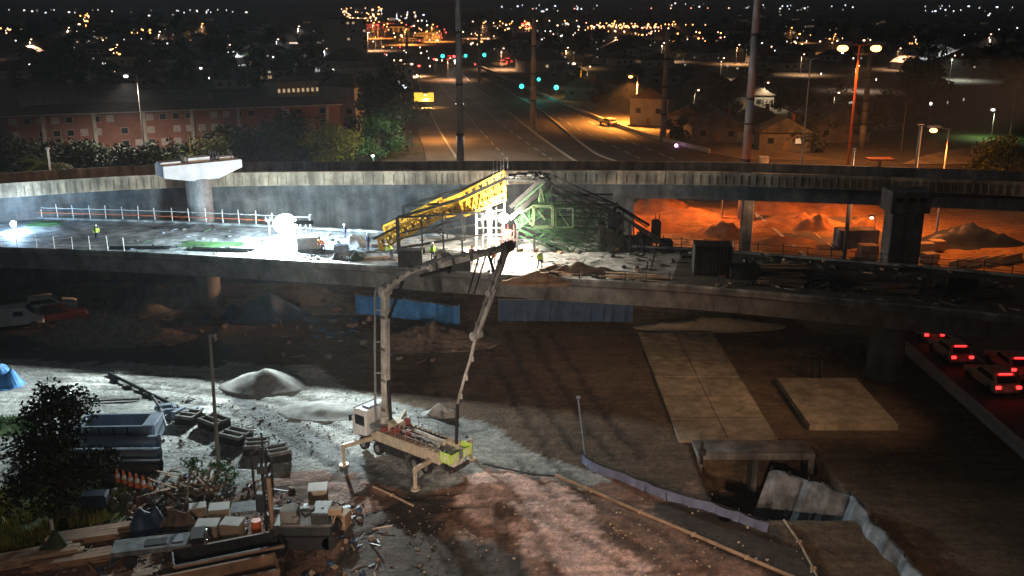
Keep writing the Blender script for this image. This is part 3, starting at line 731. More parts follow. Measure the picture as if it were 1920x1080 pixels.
heap('rubble_heap', 1010, 527, 3.2, .9, .8, 'wood', 'low dark heap of debris on the deck edge under the central work light', 'rubble', DZ, seed=6, rough=1.0, peak=.55)
heap('rubble_heap', 1085, 510, 4.2, 1.2, .8, 'rubble', 'dark debris heap below the green truss', 'rubble', DZ, seed=8, rough=1.0, peak=.55)
# black container on the right of the deck
cn = gp(1333, 510, DZ+.03)
cc = empty('site_container', cn, -.1, 'large black container standing on the unlit right part of the deck', 'container')
MB().box((0,0,1.35),(3.3,2.3,2.6)).build('shell', M['black'], cc, bevel=.05)
mb = MB()
for i in range(11): mb.box((-1.5+i*.3,-1.17,1.35),(.12,.05,2.3))
mb.build('corrugation', M['dark'], cc)
MB().box((-.6,-1.2,1.2),(.8,.05,1.8)).build('door', M['dark'], cc)
MB().tube((1.75,-1,0),(1.75,-1,3.2),.05).build('vent_pipe', M['steel'], cc)
for k_, (x, y, s_) in enumerate(((1470,530,1.0),(1560,536,.8),(1660,545,1.2),(1830,560,1.3),(1450,508,1.4))):
    board('formwork_stack', x, y, 5*s_, 6, ('wood','dark','wood','dark','wood')[k_], 'stack of formwork boards on the unlit deck, '+('nearest to the low dark crate','second along from the low dark crate','in front of the square shouldered pier','farthest along towards the busy road','pushed to the back beside the black container')[k_], 'boards', -.1+k_*.05, w=.35, th=.12)
crate('tool_crate', 1800, 548, (2.4,1.4,1.3), 'dark', 'dark crate on the unlit deck beyond the square shouldered pier', 'crate', -.2)

# ------------------------------------------------------------------ people
def person(loc, face, label, pose='stand', top='vest', z=0):
    J = dict(pel=(0,0,.95), ch=(0,.02,1.32), nk=(0,.02,1.48), hd=(0,.04,1.66),
             ls=(-.19,0,1.42), le=(-.27,.02,1.14), lh=(-.26,.14,.90), rs=(.19,0,1.42), re=(.27,.02,1.14), rh=(.25,.16,.92),
             lp=(-.1,0,.9), lk=(-.12,.04,.5), la=(-.13,0,.09), lt=(-.13,.17,.04), rp=(.1,0,.9), rk=(.12,.03,.5), ra=(.13,-.02,.09), rt=(.13,.15,.04))
    if pose == 'walk': J.update(lk=(-.12,.2,.52), la=(-.12,.26,.1), lt=(-.12,.42,.06), rk=(.12,-.02,.5), ra=(.12,-.24,.12), rt=(.12,-.1,.04), lh=(-.24,-.12,.94), rh=(.24,.3,1.0))
    if pose == 'bend': J.update(ch=(0,.28,1.2), nk=(0,.4,1.28), hd=(0,.54,1.34), ls=(-.19,.32,1.24), rs=(.19,.32,1.24), le=(-.24,.45,.98), re=(.24,.45,.98), lh=(-.15,.55,.74), rh=(.15,.55,.74))
    ed = [('pel','ch'),('ch','nk'),('nk','hd'),('ch','ls'),('ls','le'),('le','lh'),('ch','rs'),('rs','re'),('re','rh'),('pel','lp'),('lp','lk'),('lk','la'),('la','lt'),('pel','rp'),('rp','rk'),('rk','ra'),('ra','rt')]
    rad = dict(pel=.15,ch=.16,nk=.06,hd=.105,ls=.075,le=.05,lh=.04,rs=.075,re=.05,rh=.04,lp=.1,lk=.068,la=.05,lt=.045,rp=.1,rk=.068,ra=.05,rt=.045)
    ks = list(J); me = bpy.data.meshes.new('body'); me.from_pydata([J[k_] for k_ in ks], [(ks.index(a), ks.index(b_)) for a, b_ in ed], [])
    o = bpy.data.objects.new('body', me); COL.objects.link(o)
    sm = o.modifiers.new('skin', 'SKIN'); o.modifiers.new('sub', 'SUBSURF').levels = 1
    for i, k_ in enumerate(ks):
        v = me.skin_vertices[0].data[i]; v.radius = (rad[k_],)*2; v.use_root = (k_ == 'pel')
    dg = bpy.context.evaluated_depsgraph_get(); em = bpy.data.meshes.new_from_object(o.evaluated_get(dg))
    bpy.data.objects.remove(o); em.materials.clear(); em.materials.append(M['cloth']); em.materials.append(M['skin'])
    hd = Vector(J['hd']); lh = Vector(J['lh']); rh = Vector(J['rh'])
    for p in em.polygons:
        c_ = p.center
        p.material_index = 1 if ((c_-hd).length < .15 or (c_-lh).length < .07 or (c_-rh).length < .07) else 0
        p.use_smooth = True
    r = empty('person', loc, face, label, 'person')
    bo = bpy.data.objects.new('body', em); COL.objects.link(bo); bo.parent = r
    ch = Vector(J['ch']); pl = Vector(J['pel']); nk = Vector(J['nk'])
    mb = MB(); mb.tube(pl+Vector((0,0,.0)), ch, .175, .2, n=12); mb.tube(ch, nk-(nk-ch)*.25, .2, .12, n=12)
    if top: mb.build('vest', M[top], r, smooth=True)
    if top:
        mb = MB()
        for s_ in 'lr': mb.tube(J[s_+'s'], J[s_+'e'], .085, .065); mb.tube(J[s_+'e'], Vector(J[s_+'e']).lerp(Vector(J[s_+'h']), .8), .063, .05)
        mb.build('sleeve', M[top], r, smooth=True)
    mb = MB(); mb.ball(hd+Vector((0,0,.05)), .135, seg=12, sq=(1,1.08,.85)); mb.box(hd+Vector((0,.14,.05)), (.18,.1,.02)); mb.build('helmet', M['white' if top != 'orange' else 'yellow'], r, smooth=True)
    return r
person(gp(183, 453, DZ+.03), R(200), 'worker in a lime hi-vis jacket walking alone on the dim end of the deck', 'walk', 'lime')
person(gp(607, 474, DZ+.03), R(150), 'worker in dark trousers bending over beside the white generator', 'bend', 'orange')
person(gp(648, 452, DZ+.03), R(100), 'worker standing in front of the back railing left of the yellow truss', 'stand', 'cloth')
person(gp(690, 470, DZ+.03), R(-60), 'worker in dark clothes standing at the foot of the yellow truss', 'stand', 'cloth')
person(gp(812, 490, DZ+.03), R(30), 'worker in a lime vest standing under the middle of the yellow truss', 'stand', 'vest')
person(gp(885, 496, DZ+.03), R(-30), 'worker in an orange vest walking under the upper yellow girder', 'walk', 'orange')
person(gp(735, 486, DZ+.06), R(70), 'worker in a lime vest bending beside the lowest yellow girder', 'bend', 'lime')
person(gp(925, 500, DZ+.06), R(170), 'worker in a white helmet and orange vest beside the red access cage', 'stand', 'orange')
person(gp(1012, 505, DZ+.06), R(200), 'worker in a lime vest walking under the green truss', 'walk', 'lime')
# ------------------------------------------------------------------ pump truck
A_ = gp(690, 846); B_ = gp(862, 914)
fwd = Vector((A_.x-B_.x, A_.y-B_.y, 0)).normalized(); lft = Vector((-fwd.y, fwd.x, 0))
TC = (A_+B_)/2 - lft*1.1; TC.z = .0
trz = math.atan2(fwd.y, fwd.x)
TC += fwd*1.3
tr = empty('concrete_pump_truck', TC, trz, 'white cab concrete pump truck parked on the pale yard with its long boom raised', 'truck')
def tb(name, m, **k): return lambda mb: mb.build(name, M[m], tr, **k)
MB().box((-.3,0,.95),(10.6,.9,.35)).build('chassis', M['dark'], tr)
mb = MB().extr([(3.75,1.0),(5.55,1.0),(5.6,1.7),(5.35,2.9),(5.1,3.1),(3.75,3.1)], -1.22, 1.22); cab = mb.build('cab', M['white'], tr, bevel=.09)
mb = MB(); mb.add([(5.62,-1.05,1.85),(5.62,1.05,1.85),(5.42,1.0,2.75),(5.42,-1.0,2.75)], [(0,1,2,3)]); mb.add([(5.60,-1.05,1.85),(5.60,1.05,1.85),(5.40,1.0,2.75),(5.40,-1.0,2.75)], [(3,2,1,0)]); mb.build('windscreen', M['glass'], cab)
for s_ in (-1, 1):
    MB().box((4.55,s_*1.235,2.3),(1.15,.03,.75)).build('side_window', M['glass'], cab)
    MB().box((4.55,s_*1.232,1.45),(1.25,.02,.75)).build('door', M['white'], cab, bevel=.01)
    mb = MB(); mb.box((5.5,s_*1.42,2.35),(.1,.22,.45)); mb.bar((5.3,s_*1.2,2.6),(5.5,s_*1.42,2.5),.04); mb.build('mirror', M['black'], cab)
    MB().box((5.62,s_*.85,1.25),(.06,.35,.2)).build('headlight', M['glass'], cab)
mb = MB()
for z in (1.25,1.42): mb.box((5.62,0,z),(.04,1.2,.05))
mb.box((5.63,0,1.12),(.1,2.4,.22)); mb.build('bumper', M['concd'], cab)
mb = MB(); mb.box((5.30,0,3.02),(.4,2.2,.05)); mb.build('sun_visor', M['black'], cab)
for s_ in (-1,1):
    mb = MB()
    for x in (-4.6,-3.4,-2.2,-1.0,.2): mb.tube((x,s_*1.2,1.95),(x,s_*1.2,2.75),.025,n=5)
    mb.tube((-4.6,s_*1.2,2.75),(.2,s_*1.2,2.75),.025,n=5); mb.tube((-4.6,s_*1.2,2.35),(.2,s_*1.2,2.35),.02,n=5); mb.build('handrail', M['steel'], tr)
MB().box((4.5,0,3.14),(.9,1.3,.1)).build('roof_hatch', M['bluegrey'], cab, bevel=.03)
for x in (4.3, 2.5, -1.9, -3.2):
    for s_ in (-1, 1):
        wq = empty('wheel', (x, s_*1.02, .52)); 
        for k_ in ('label','category'): del wq[k_]
        wq.parent = tr
        MB().tube((0,-.17,0),(0,.17,0),.52,n=22).build('tyre', M['black'], wq, bevel=.04)
        MB().tube((0,s_*.14,0),(0,s_*.19,0),.27,n=14).build('rim', M['steel'], wq)
# side bodies
mb = MB(); mb.extr([(-4.9,1.15),(3.2,1.15),(3.2,1.55),(2.4,1.95),(-4.6,1.95),(-4.9,1.7)], .72, 1.25); mb.build('side_locker', M['cream'], tr, bevel=.04)
mb = MB(); mb.extr([(-4.9,1.15),(3.2,1.15),(3.2,1.55),(2.4,1.95),(-4.6,1.95),(-4.9,1.7)], -1.25, -.72); mb.build('side_locker', M['cream'], tr, bevel=.04)
for s_ in (-1,1):
    MB().box((.3,s_*1.05,.82),(2.6,.42,.66)).build('side_tank', M['dark'], tr, bevel=.06)
    MB().box((1.65,s_*1.05,.78),(.7,.4,.5)).build('battery_box', M['black'], tr, bevel=.04)
    MB().box((-.9,s_*1.0,.7),(.6,.5,.5)).build('tool_box', M['concd'], tr, bevel=.04)
    mb = MB(); mb.box((3.4,s_*1.05,1.13),(2.6,.44,.06)); mb.box((-2.55,s_*1.05,1.12),(2.6,.44,.05)); mb.build('mudguard', M['black'], tr)
MB().box((-.8,0,1.6),(7.4,1.4,.2)).build('walkway', M['steel'], tr)
mb = MB()
for s_ in (-1,1):
    mb = MB().box((-1,s_*.98,1.965),(6.8,.5,.02))
    for i in range(12): mb.box((-4.2+i*.58,s_*.98,1.985),(.07,.5,.05))
    mb.build('tread_strip', M['woodl'], tr)
for y in (.3,-.3): MB().tube((-3.8,y,1.95),(.3,y,2.05),.2,n=12).build('pump_cylinder', M['boom'], tr)
mb = MB(); mb.box((1.2,.2,2.2),(1.1,1.0,.9)); mb.build('water_tank', M['cream'], tr, bevel=.08)
mb = MB()
for p in ((.9,.8,2.1),(.5,.6,2.3),(.7,-.5,2.5),(1.9,.9,2.0),(-.6,.5,2.2)): mb.box(p, (.45,.3,.55), rz=.3)
mb.build('valve_block', M['red'], tr, bevel=.04)
mb = MB()
for i in range(12):
    x0 = 1.8-i*.45; mb.tube((x0,.55,2.0+.1*(i%3)),(x0-.8,.6+.1*(i%2),2.15-.05*(i%2)),.05,n=5); mb.tube((x0,-.5,2.1),(x0-.7,-.6,2.2),.05,n=5)
mb.build('hydraulic_line', M['dark'], tr)
MB().tube((2.75,0,1.1),(2.75,0,2.7),.55,.45,n=16).build('turret', M['boom'], tr)
mb = MB(); mb.box((2.75,0,2.0),(1.5,2.2,.35)); mb.build('turret_base', M['steel'], tr, bevel=.05)
# hopper and rear panels
mb = MB(); 
H = [(-5.9,-.9),(-4.8,-.9),(-4.8,.9),(-5.9,.9)]
h0 = [(-5.6,-.4),(-5.0,-.4),(-5.0,.4),(-5.6,.4)]
mb.add([(x,y,1.75) for x,y in H]+[(x,y,.75) for x,y in h0]+[(x*.995,y*.93,1.74) for x,y in H]+[(x,y*.9,.85) for x,y in h0],
       [(0,1,5,4),(1,2,6,5),(2,3,7,6),(3,0,4,7),(4,5,6,7),(8,12,13,9),(9,13,14,10),(10,14,15,11),(11,15,12,8),(12,15,14,13)])
mb.build('hopper', M['boom'], tr)
for s_, nm_ in ((1,0),(-1,1)):
    mb = MB(); mb.box((-5.45,s_*1.12,1.75),(1.15,.08,.75)); mb.box((-5.97,s_*.62,1.72),(.06,.8,.62)); mb.build('reflective_panel', M['chev'], tr, bevel=.02)
for s_ in (-1, 1):
    mb = MB()
    for i in range(3): mb.bar((-5.2-i*.33,s_*1.17,1.48),(-5.0-i*.33,s_*1.17,2.02),.02,.1); mb.bar((-6.01,s_*(.32+i*.25),1.5),(-6.01,s_*(.45+i*.25),1.95),.02,.09)
    mb.build('stripe', M['white'], tr)
mb = MB(); mb.box((-5.97,0,1.7),(.05,.36,.5)); mb.build('grate', M['bluegrey'], tr)
mb = MB(); mb.box((-5.3,0,.7),(1.0,1.4,.3)); mb.box((-5.75,.8,.75),(.1,.5,.3)); mb.box((-5.75,-.8,.75),(.1,.5,.3)); mb.build('rear_frame', M['dark'], tr)
for s_ in (-1,1): MB().box((-5.82,s_*.85,.78),(.04,.22,.14)).build('tail_light', M['red'], tr)
# outriggers
tr.scale = (.815, .97, 1.0)
inv = Matrix.Translation(TC) @ Matrix.Rotation(trz, 4, 'Z') @ Matrix.Diagonal((.815,.97,1,1)); inv = inv.inverted()
def outr(x, y, foot):
    f = inv @ Vector((foot.x, foot.y, 0)); a = Vector((x, y, 1.25)); el = Vector((f.x, f.y, 1.45))
    mb = MB(); mb.bar(a, el, .26, .3); mb.bar(el+Vector((0,0,.12)), (f.x, f.y, .1), .2, .2); mb.tube((f.x,f.y,-.05),(f.x,f.y,.1),.38,n=14)
    mb.build('outrigger', M['cream'], tr)
outr(3.0, 1.1, gp(645, 872)); outr(-3.9, 1.1, gp(779, 917)); 
fr = inv @ Vector((0,0,0))
w1 = inv.inverted() @ Vector((4.4, -3.4, 0)); outr(3.0, -1.1, w1); w2 = inv.inverted() @ Vector((-4.4, -2.6, 0)); outr(-3.9, -1.1, w2)
# boom in the truck's own vertical plane
def bpnt(px, py, off=0):
    d = ray(px, py); n_ = lft; c0 = Vector((0,0,CH)); t_ = ((TC+lft*off)-c0).dot(n_)/d.dot(n_)
    return inv @ (c0+d*t_)
def section(pts, w0, w1_, name='boom_section', m='boom'):
    mb = MB(); n_ = len(pts)-1
    for i, (a, b_) in enumerate(zip(pts, pts[1:])):
        ww = w0+(w1_-w0)*i/max(1, n_-1); mb.bar(a, b_, .42*ww/.5+.1, ww, up=(0,1,0))
    return mb.build(name, M[m], tr, bevel=.03)
Q0 = Vector((2.75,0,2.6)); Q1 = bpnt(722, 545); Q2 = bpnt(770, 508); Q3 = bpnt(832, 484); Q3b = bpnt(815, 500); Q4 = bpnt(952, 463); Q5 = bpnt(893, 628)
section([Q0, Q1], .52, .5); section([Q1, Q2, Q3], .38, .38); section([Q3b, Q4], .36, .3); section([Q4, Q4.lerp(Q5,.55)], .32, .32)
section([Q4.lerp(Q5,.5)+Vector((.18,0,0)), Q5+Vector((.18,0,0))], .2, .2); section([Q4.lerp(Q5,.45)-Vector((.25,0,0)), Q5-Vector((.1,0,0))], .2, .2)
for q, r_ in ((Q1,.38),(Q3,.3),(Q4,.34),(Q5,.3),(Q4.lerp(Q5,.5),.22),(Q3b,.26)): MB().tube(q-Vector((0,.42,0)), q+Vector((0,.42,0)), r_, n=14).build('hinge', M['boom'], tr)
mb = MB()
pl_ = Vector((.75,.45,0)); 
mb.path([Vector((3.4,.5,2.0)), Q0.lerp(Q1,.03)+pl_, Q0.lerp(Q1,.3)+pl_, Q0.lerp(Q1,.6)+pl_, Q1+pl_*.9], .09, 8)
mb.path([Q0+Vector((.28,-.42,0)), Q1+Vector((.3,-.4,0))], .08, 8)
for f in (.1,.35,.6,.85): mb.bar(Q0.lerp(Q1,f), Q0.lerp(Q1,f)+pl_, .06)
for a_, b_, o_p in ((Q1,Q2,Vector((0,.4,.2))),(Q2,Q3,Vector((0,.4,.05))),(Q3,Q4,Vector((0,.38,.05))),(Q4,Q5,Vector((0,.35,0)))):
    for f in (.15,.38,.62,.85): p = a_.lerp(b_,f)+o_p; mb.box(p, (.22,.2,.3)); mb.box(p-Vector((0,.15,0)), (.1,.3,.1))
for i in range(14):
    f = (i+.5)/14; mb.box(Q0.lerp(Q1,f)+Vector((.3,-.33,0)), (.24,.18,.1))
mb.path([Q1+pl_*.9, Q1+Vector((.2,.4,.5)), Q2+Vector((0,.4,.1)), Q3+Vector((0,.4,0)), Q4+Vector((0,.35,.1)), Q4.lerp(Q5,.5)+Vector((0,.35,0)), Q5+Vector((0,.35,0))], .085, 8)
mb.build('delivery_pipe', M['steel'], tr)
mb = MB(); ram = lambda: mb.build('hydraulic_ram', M['dark'], tr)
mb.tube(Q0.lerp(Q1,.8)+Vector((-.45,0,0)), Q1.lerp(Q2,.65)+Vector((-.1,0,-.25)), .12); ram()
for q_a, q_b in ((Q0,Q1),(Q3b,Q4)):
    for f in (.06,.3,.55,.8): 
        p = q_a.lerp(q_b,f); d_ = (q_b-q_a).normalized()*.12; MB().bar(p-d_, p+d_, .52, .56, up=(0,1,0)).build('boom_bracket', M['concd'], tr, bevel=.02)
mb = MB(); mb.tube(Q2.lerp(Q3,.3)-Vector((0,0,.6)), Q3b.lerp(Q4,.22)-Vector((0,0,.35)), .12)
ram(); mb = MB(); mb.tube(Q3b.lerp(Q4,.75)-Vector((0,0,.15)), Q4.lerp(Q5,.3)+Vector((.35,0,0)), .1); ram(); mb = MB(); mb.tube(Q0+Vector((-.6,0,-.2)), Q0.lerp(Q1,.3)-Vector((.3,0,0)), .15); ram()
mb = MB(); mb.bar(bpnt(900,475), bpnt(875,560), .08); ram(); mb = MB(); mb.bar(bpnt(912,475), bpnt(886,560), .08)
mb.build('hydraulic_ram', M['dark'], tr)
mb = MB(); a = Q3-Vector((.15,0,.5)); mb.bar(a-Vector((.5,0,.3)), a+Vector((.5,0,.2)), .3, .4); mb.bar(a-Vector((.4,0,-.3)), a+Vector((.2,0,-.3)), .2, .3); mb.build('linkage', M['dark'], tr, bevel=.1)
Q6 = bpnt(858, 756); Q7 = bpnt(856, 832)
mb = MB(); ps = [Q5, bpnt(883,670), bpnt(872,705), bpnt(862,740), Q6]
for i, (a, b_) in enumerate(zip(ps, ps[1:])): mb.tube(a, b_, .13-.01*i, n=8)
for p in ps[1:4]: mb.tube(p+Vector((-.18,0,.1)), p+Vector((-.18,0,-.25)), .1, n=6)
mb.build('tip_pipe', M['boom'], tr)
mb = MB(); mb.path([Q6, Q6.lerp(Q7,.5)+Vector((.05,0,0)), Q7], .13, 8); mb.build('end_hose', M['black'], tr)

# ------------------------------------------------------------------ vegetation
def leafmesh(mb, c, r, n, s, sq=(1,1,.8), m=0):
    for i in range(n):
        u = Vector((rnd.gauss(0,1), rnd.gauss(0,1), rnd.gauss(0,1))).normalized()*(rnd.random()**.45)*r
        p = Vector(c)+Vector((u.x*sq[0], u.y*sq[1], u.z*sq[2]))
        a = Vector((rnd.uniform(-1,1), rnd.uniform(-1,1), rnd.uniform(-.6,.6))).normalized()*s*rnd.uniform(.6,1.3)
        b_ = a.cross(Vector((rnd.uniform(-1,1), rnd.uniform(-1,1), rnd.uniform(-1,1)))).normalized()*s*.6
        mb.add([p-a*.5, p+b_*.5, p+a*.5, p-b_*.5], [(0,1,2,3)], m)
def tree(loc, h, r, m, label, group=None, n=900, s=.3, clumps=14, name='tree', squash=.8, low=.35):
    rt = empty(name, loc, label=label, cat='tree' if name == 'tree' else name, group=group)
    mb = MB(); top = Vector((rnd.uniform(-.3,.3), rnd.uniform(-.3,.3), h*.62)); mb.tube((0,0,-.2), top, h*.03+.05, h*.015+.02, n=8)
    cs = []
    for i in range(clumps):
        a = rnd.uniform(0, 6.28); f = rnd.random()**.6; z = h*rnd.uniform(low, .93)
        rr = r*f*(1-.55*max(0, (z/h-.6)/.4)); c_ = Vector((math.cos(a)*rr, math.sin(a)*rr, z)); cs.append(c_)
        if i % 2 == 0: mb.tube(top*rnd.uniform(.5,1), c_, h*.012+.015, .015, n=5)
    mb.build('trunk', M['bark'], rt)
    mb = MB()
    for c_ in cs: leafmesh(mb, c_, r*rnd.uniform(.28,.5), n//clumps, s, (1,1,squash))
    mb.build('crown', M[m], rt); return rt
tree(gp(128, 968), 9.0, 2.9, 'leafdd', 'tall dark leafy tree in front of the grey pipe stack', n=9000, s=.3, clumps=34, low=.2)
tree(gp(372, 905)+Vector((0,0,0)), 1.9, 1.2, 'leafg', 'small bright green bush beside the slim yard pole', n=500, s=.2, clumps=7, name='bush', low=.15)
tree(gp(425, 908), 1.3, 1.2, 'leafg', 'low bright green bush at the foot of the slim yard pole', n=400, s=.2, clumps=7, name='bush', low=.1)
def grasstuft(name, P, n, h, m, lab):
    mb = MB(); xs_ = [p[0] for p in P]; ys_ = [p[1] for p in P]; k_ = 0
    while k_ < n:
        x = rnd.uniform(min(xs_), max(xs_)); y = rnd.uniform(min(ys_), max(ys_))
        if not inpoly(x, y, P): continue
        k_ += 1
        if nz(x, y, .5) < -.12: continue
        for j in range(4):
            a = rnd.uniform(0,6.28); hh = h*rnd.uniform(.4,1.2); q = Vector((x+rnd.uniform(-.15,.15), y+rnd.uniform(-.15,.15), -.1))
            d = Vector((math.cos(a), math.sin(a), 0))
            mb.add([q-d*.05, q+d*.05, q+Vector((rnd.uniform(-.2,.2), rnd.uniform(-.2,.2), hh+.1))], [(0,1,2)])
    o = mb.build(name, M[m]); tag(o, lab, 'grass', kind='stuff')
grasstuft('grass', PP([(-200,925),(60,910),(230,890),(250,960),(100,1020),(-200,1090)]), 2600, .55, 'leafy', 'rough yellow green grass below the tall dark tree')
grasstuft('grass', PP([(-100,780),(60,782),(80,812),(-100,820)]), 500, .3, 'leafg', 'bright green grass strip at the edge of the pale yard')
# mid-distance trees
T1 = [
 (15,330,10,8,'leafd'),(120,332,8,8,'leafd'),(175,318,7,6,'leafd'),(330,322,7,7,'leafd'),(440,300,9,8,'leafd'),(500,300,10,8,'leafd'),(545,296,12,8,'leafd'),(250,325,7,6,'leafd'),(595,300,7,5,'leafd'),
]
places = ['leftmost, before the brick block corner','behind the palm','between palm and lit lamp post','behind the yellow bush','under the brick block windows','against the brick block middle','tallest before the brick block','at the foot of the lit lamp post','closest to the olive bush']
for (x,y,h,r_,m_), pl in zip(T1, places):
    tree(gp(x,y), h*.68, r_*.95, m_, 'dark tree before the brick block, '+pl, 'dark trees before the brick block', n=2200, s=.9, clumps=20, low=.15)
tree(gp(727,290), 19, 7.0, 'leafd', 'tallest dark tree beside the highway with its foot lit green', n=5500, s=.9, clumps=34, low=.12)
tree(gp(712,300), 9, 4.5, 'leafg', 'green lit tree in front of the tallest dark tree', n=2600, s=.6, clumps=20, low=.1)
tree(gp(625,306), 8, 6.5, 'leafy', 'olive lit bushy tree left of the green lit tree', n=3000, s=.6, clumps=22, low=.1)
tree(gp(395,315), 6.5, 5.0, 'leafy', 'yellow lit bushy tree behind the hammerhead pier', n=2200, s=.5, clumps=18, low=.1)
tree(gp(1885,330), 7, 6, 'leafy', 'yellow green bush by the pale path beyond the far bridge', n=1800, s=.6, clumps=16, low=.05)
def palm(loc, h, label, m='leafy', L_=5, n=26):
    r = empty('palm', loc, label=label, cat='palm'); MB().tube((0,0,-.2),(.2,0,h),.28,.2,n=8).build('trunk', M['bark'], r)
    mb = MB()
    for i in range(n):
        a = i*2.4; el = rnd.uniform(-.2,1.1); p = Vector((.2,0,h)); d = Vector((math.cos(a)*math.cos(el), math.sin(a)*math.cos(el), math.sin(el)))
        for j in range(8):
            q = p+d*L_/8; side = d.cross(Vector((0,0,1))).normalized()
            wd = .5*math.sin(math.pi*(j+1)/9.5)+.1
            mb.add([p-side*wd, p, q, q-side*wd+d*.2-Vector((0,0,wd*.6))], [(0,1,2,3)]); mb.add([p, p+side*wd, q+side*wd+d*.2-Vector((0,0,wd*.6)), q], [(0,1,2,3)])
            p = q; d = (d+Vector((0,0,-.2))).normalized()
    mb.build('crown', M[m], r); return r
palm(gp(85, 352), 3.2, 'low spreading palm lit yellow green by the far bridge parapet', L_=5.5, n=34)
palm(gp(1893, 262), 13.5, 'tall slim palm on the lit lawn beyond the far bridge', m='leaf', L_=4, n=20)

# ------------------------------------------------------------------ posts and lamps
def street_lamp(foot, top, lit, label, r=.12, head=1.6, side=-1, P=0, c=(1,.6,.3), group=None, em='warm', m='pole', two=False, hs=1):
    rt = empty('street_lamp', foot, label=label, cat='street lamp', group=group)
    h = top.z-foot.z; MB().tube((0,0,-.2),(0,0,h),r,r*.6,n=8).build('pole', M[m], rt)
    for sd in ((side,) if not two else (-1,1)):
        MB().tube((0,0,h-.1),(sd*head,0,h+.25),r*.45,n=6).build('arm', M[m], rt)
        hd = MB().box((sd*(head+.3),0,h+.25),(.8*hs,.35*hs,.16*hs)).build('lamp_head', M['steel'], rt, bevel=.04)
        if lit: MB().ball((sd*(head+.3),0,h+.16-.2*hs),.22*hs,seg=10,sq=(1.2,1,.7)).build('lamp_glass', E[em], hd)
        if P:
            q_ = foot+Vector((sd*(head+.3),-.1,h-.5*hs-.2)); lamp('lamp', q_, P, c, .25*hs, 150, q_-Vector((0,0,5)))
    return rt
def vline(px, pyt, Y, zb=0):   # foot and top of an upright at distance Y
    t_ = dp(px, pyt, Y); return Vector((t_.x, Y, zb)), t_
f_, t_ = vline(256, 141, 190); street_lamp(f_, t_, True, 'lit lamp post rising before the dark red brick block', .16, 1.8, -1, 34000, (1,.85,.7), em='white', hs=1.9)
f_, t_ = vline(862, 112, 180); street_lamp(f_, t_, True, 'lit lamp post in front of the tall dark mast by the highway', .2, .3, -1, 46000, (1,.82,.62), em='white', hs=2, m='plaster')
f_, t_ = vline(1196, 142, 258); street_lamp(f_, t_, True, 'orange street lamp over the side road beside the orange lit house', .2, 1.6, -1, 170000, (1,.33,.05), em='orange', hs=2.2)
f_, t_ = vline(1612, 84, 190); street_lamp(f_, t_, True, 'twin headed orange mast lamp, the brightest beyond the far bridge', .28, 2.9, -1, 14000, (1,.32,.06), em='orange', hs=4.2, two=True, m='orange')
f_, t_ = vline(1520, 112, 170); street_lamp(f_, t_, False, 'pale unlit lamp post right of the thickest steel mast', .16, .8, 1, m='white')
f_, t_ = vline(1866, 204, 230); street_lamp(f_, t_, True, 'white globe lamp on the lit lawn beside the tall palm', .1, .2, -1, 2600, (.85,1,.6), em='white', hs=2.0)
f_, t_ = vline(803, 176, 300); street_lamp(f_, t_, True, 'yellow lamp above the yellow roadside sign', .14, .6, -1, 30000, (1,.5,.15), em='warm', hs=2)
for x_, y_, Y_, l_ in ((764,119,430,'nearer'),(745,112,520,'farther')):
    f_, t_ = vline(x_, y_, Y_); street_lamp(f_, t_, True, 'warm street lamp on the left verge of the highway, '+l_+' of two', .16, 1.5, 1, 45000, (1,.6,.3), em='warm', hs=2.4)
f_, t_ = vline(1700, 190, 210); street_lamp(f_, t_, False, 'slim unlit lamp post near the lawn edge', .1, .5, 1)
f_, t_ = vline(1642, 408, 118); street_lamp(f_, t_, True, 'short post lamp in the orange lit yard beside the square shouldered pier', .07, .2, -1, 0, em='warm')
f_, t_ = vline(1090, 118, 330); street_lamp(f_, t_, True, 'yellow street lamp behind the green traffic signals', .16, 2.2, -1, 4000, (1,.6,.15), em='warm', hs=2.2, m='yellow')
# sodium poles and added unseen floods that light the excavation and the orange yard
street_lamp(Vector((58, 128, 0)), Vector((58,128,15)), True, 'tall orange street lamp by the busy road beyond the far bridge', .18, 1.8, -1, 17000, (1,.26,.05), em='orange', hs=2)
street_lamp(Vector((48, 74, 0)), Vector((48,74,14)), True, 'orange street lamp beside the busy road', .18, 1.8, -1, 0, em='orange', hs=2)
r = empty('unseen_flood_tower', (40,49,0), 0, 'added unseen floodlight tower at the edge of the busy road', 'unseen flood tower'); MB().tube((0,0,0),(0,0,20),.15).build('mast', M['steel'], r); MB().box((0,0,20.5),(1.6,.4,.6)).build('lamp_box', M['dark'], r)
for ax_, ay_, p_ in ((14,71,13000),(25,72,11000),(9,82,12000)): lamp('flood', (39.3, 49.7, 20), p_, (1,.60,.34), .3, 28, (ax_, ay_, 0)).data.spot_blend = 1  # added warm spots that brighten the slab road
for X_, Y_, l_ in ((16,134,'behind the green truss end'),(31,139,'behind the black container')):
    street_lamp(Vector((X_, Y_, 0)), Vector((X_,Y_,8.3)), True, 'added orange yard lamp hidden by the far bridge, '+l_, .12, 1.2, -1, 7000, (1,.26,.05), em='orange', hs=1.2)  # hidden lamps added to even out the orange ground
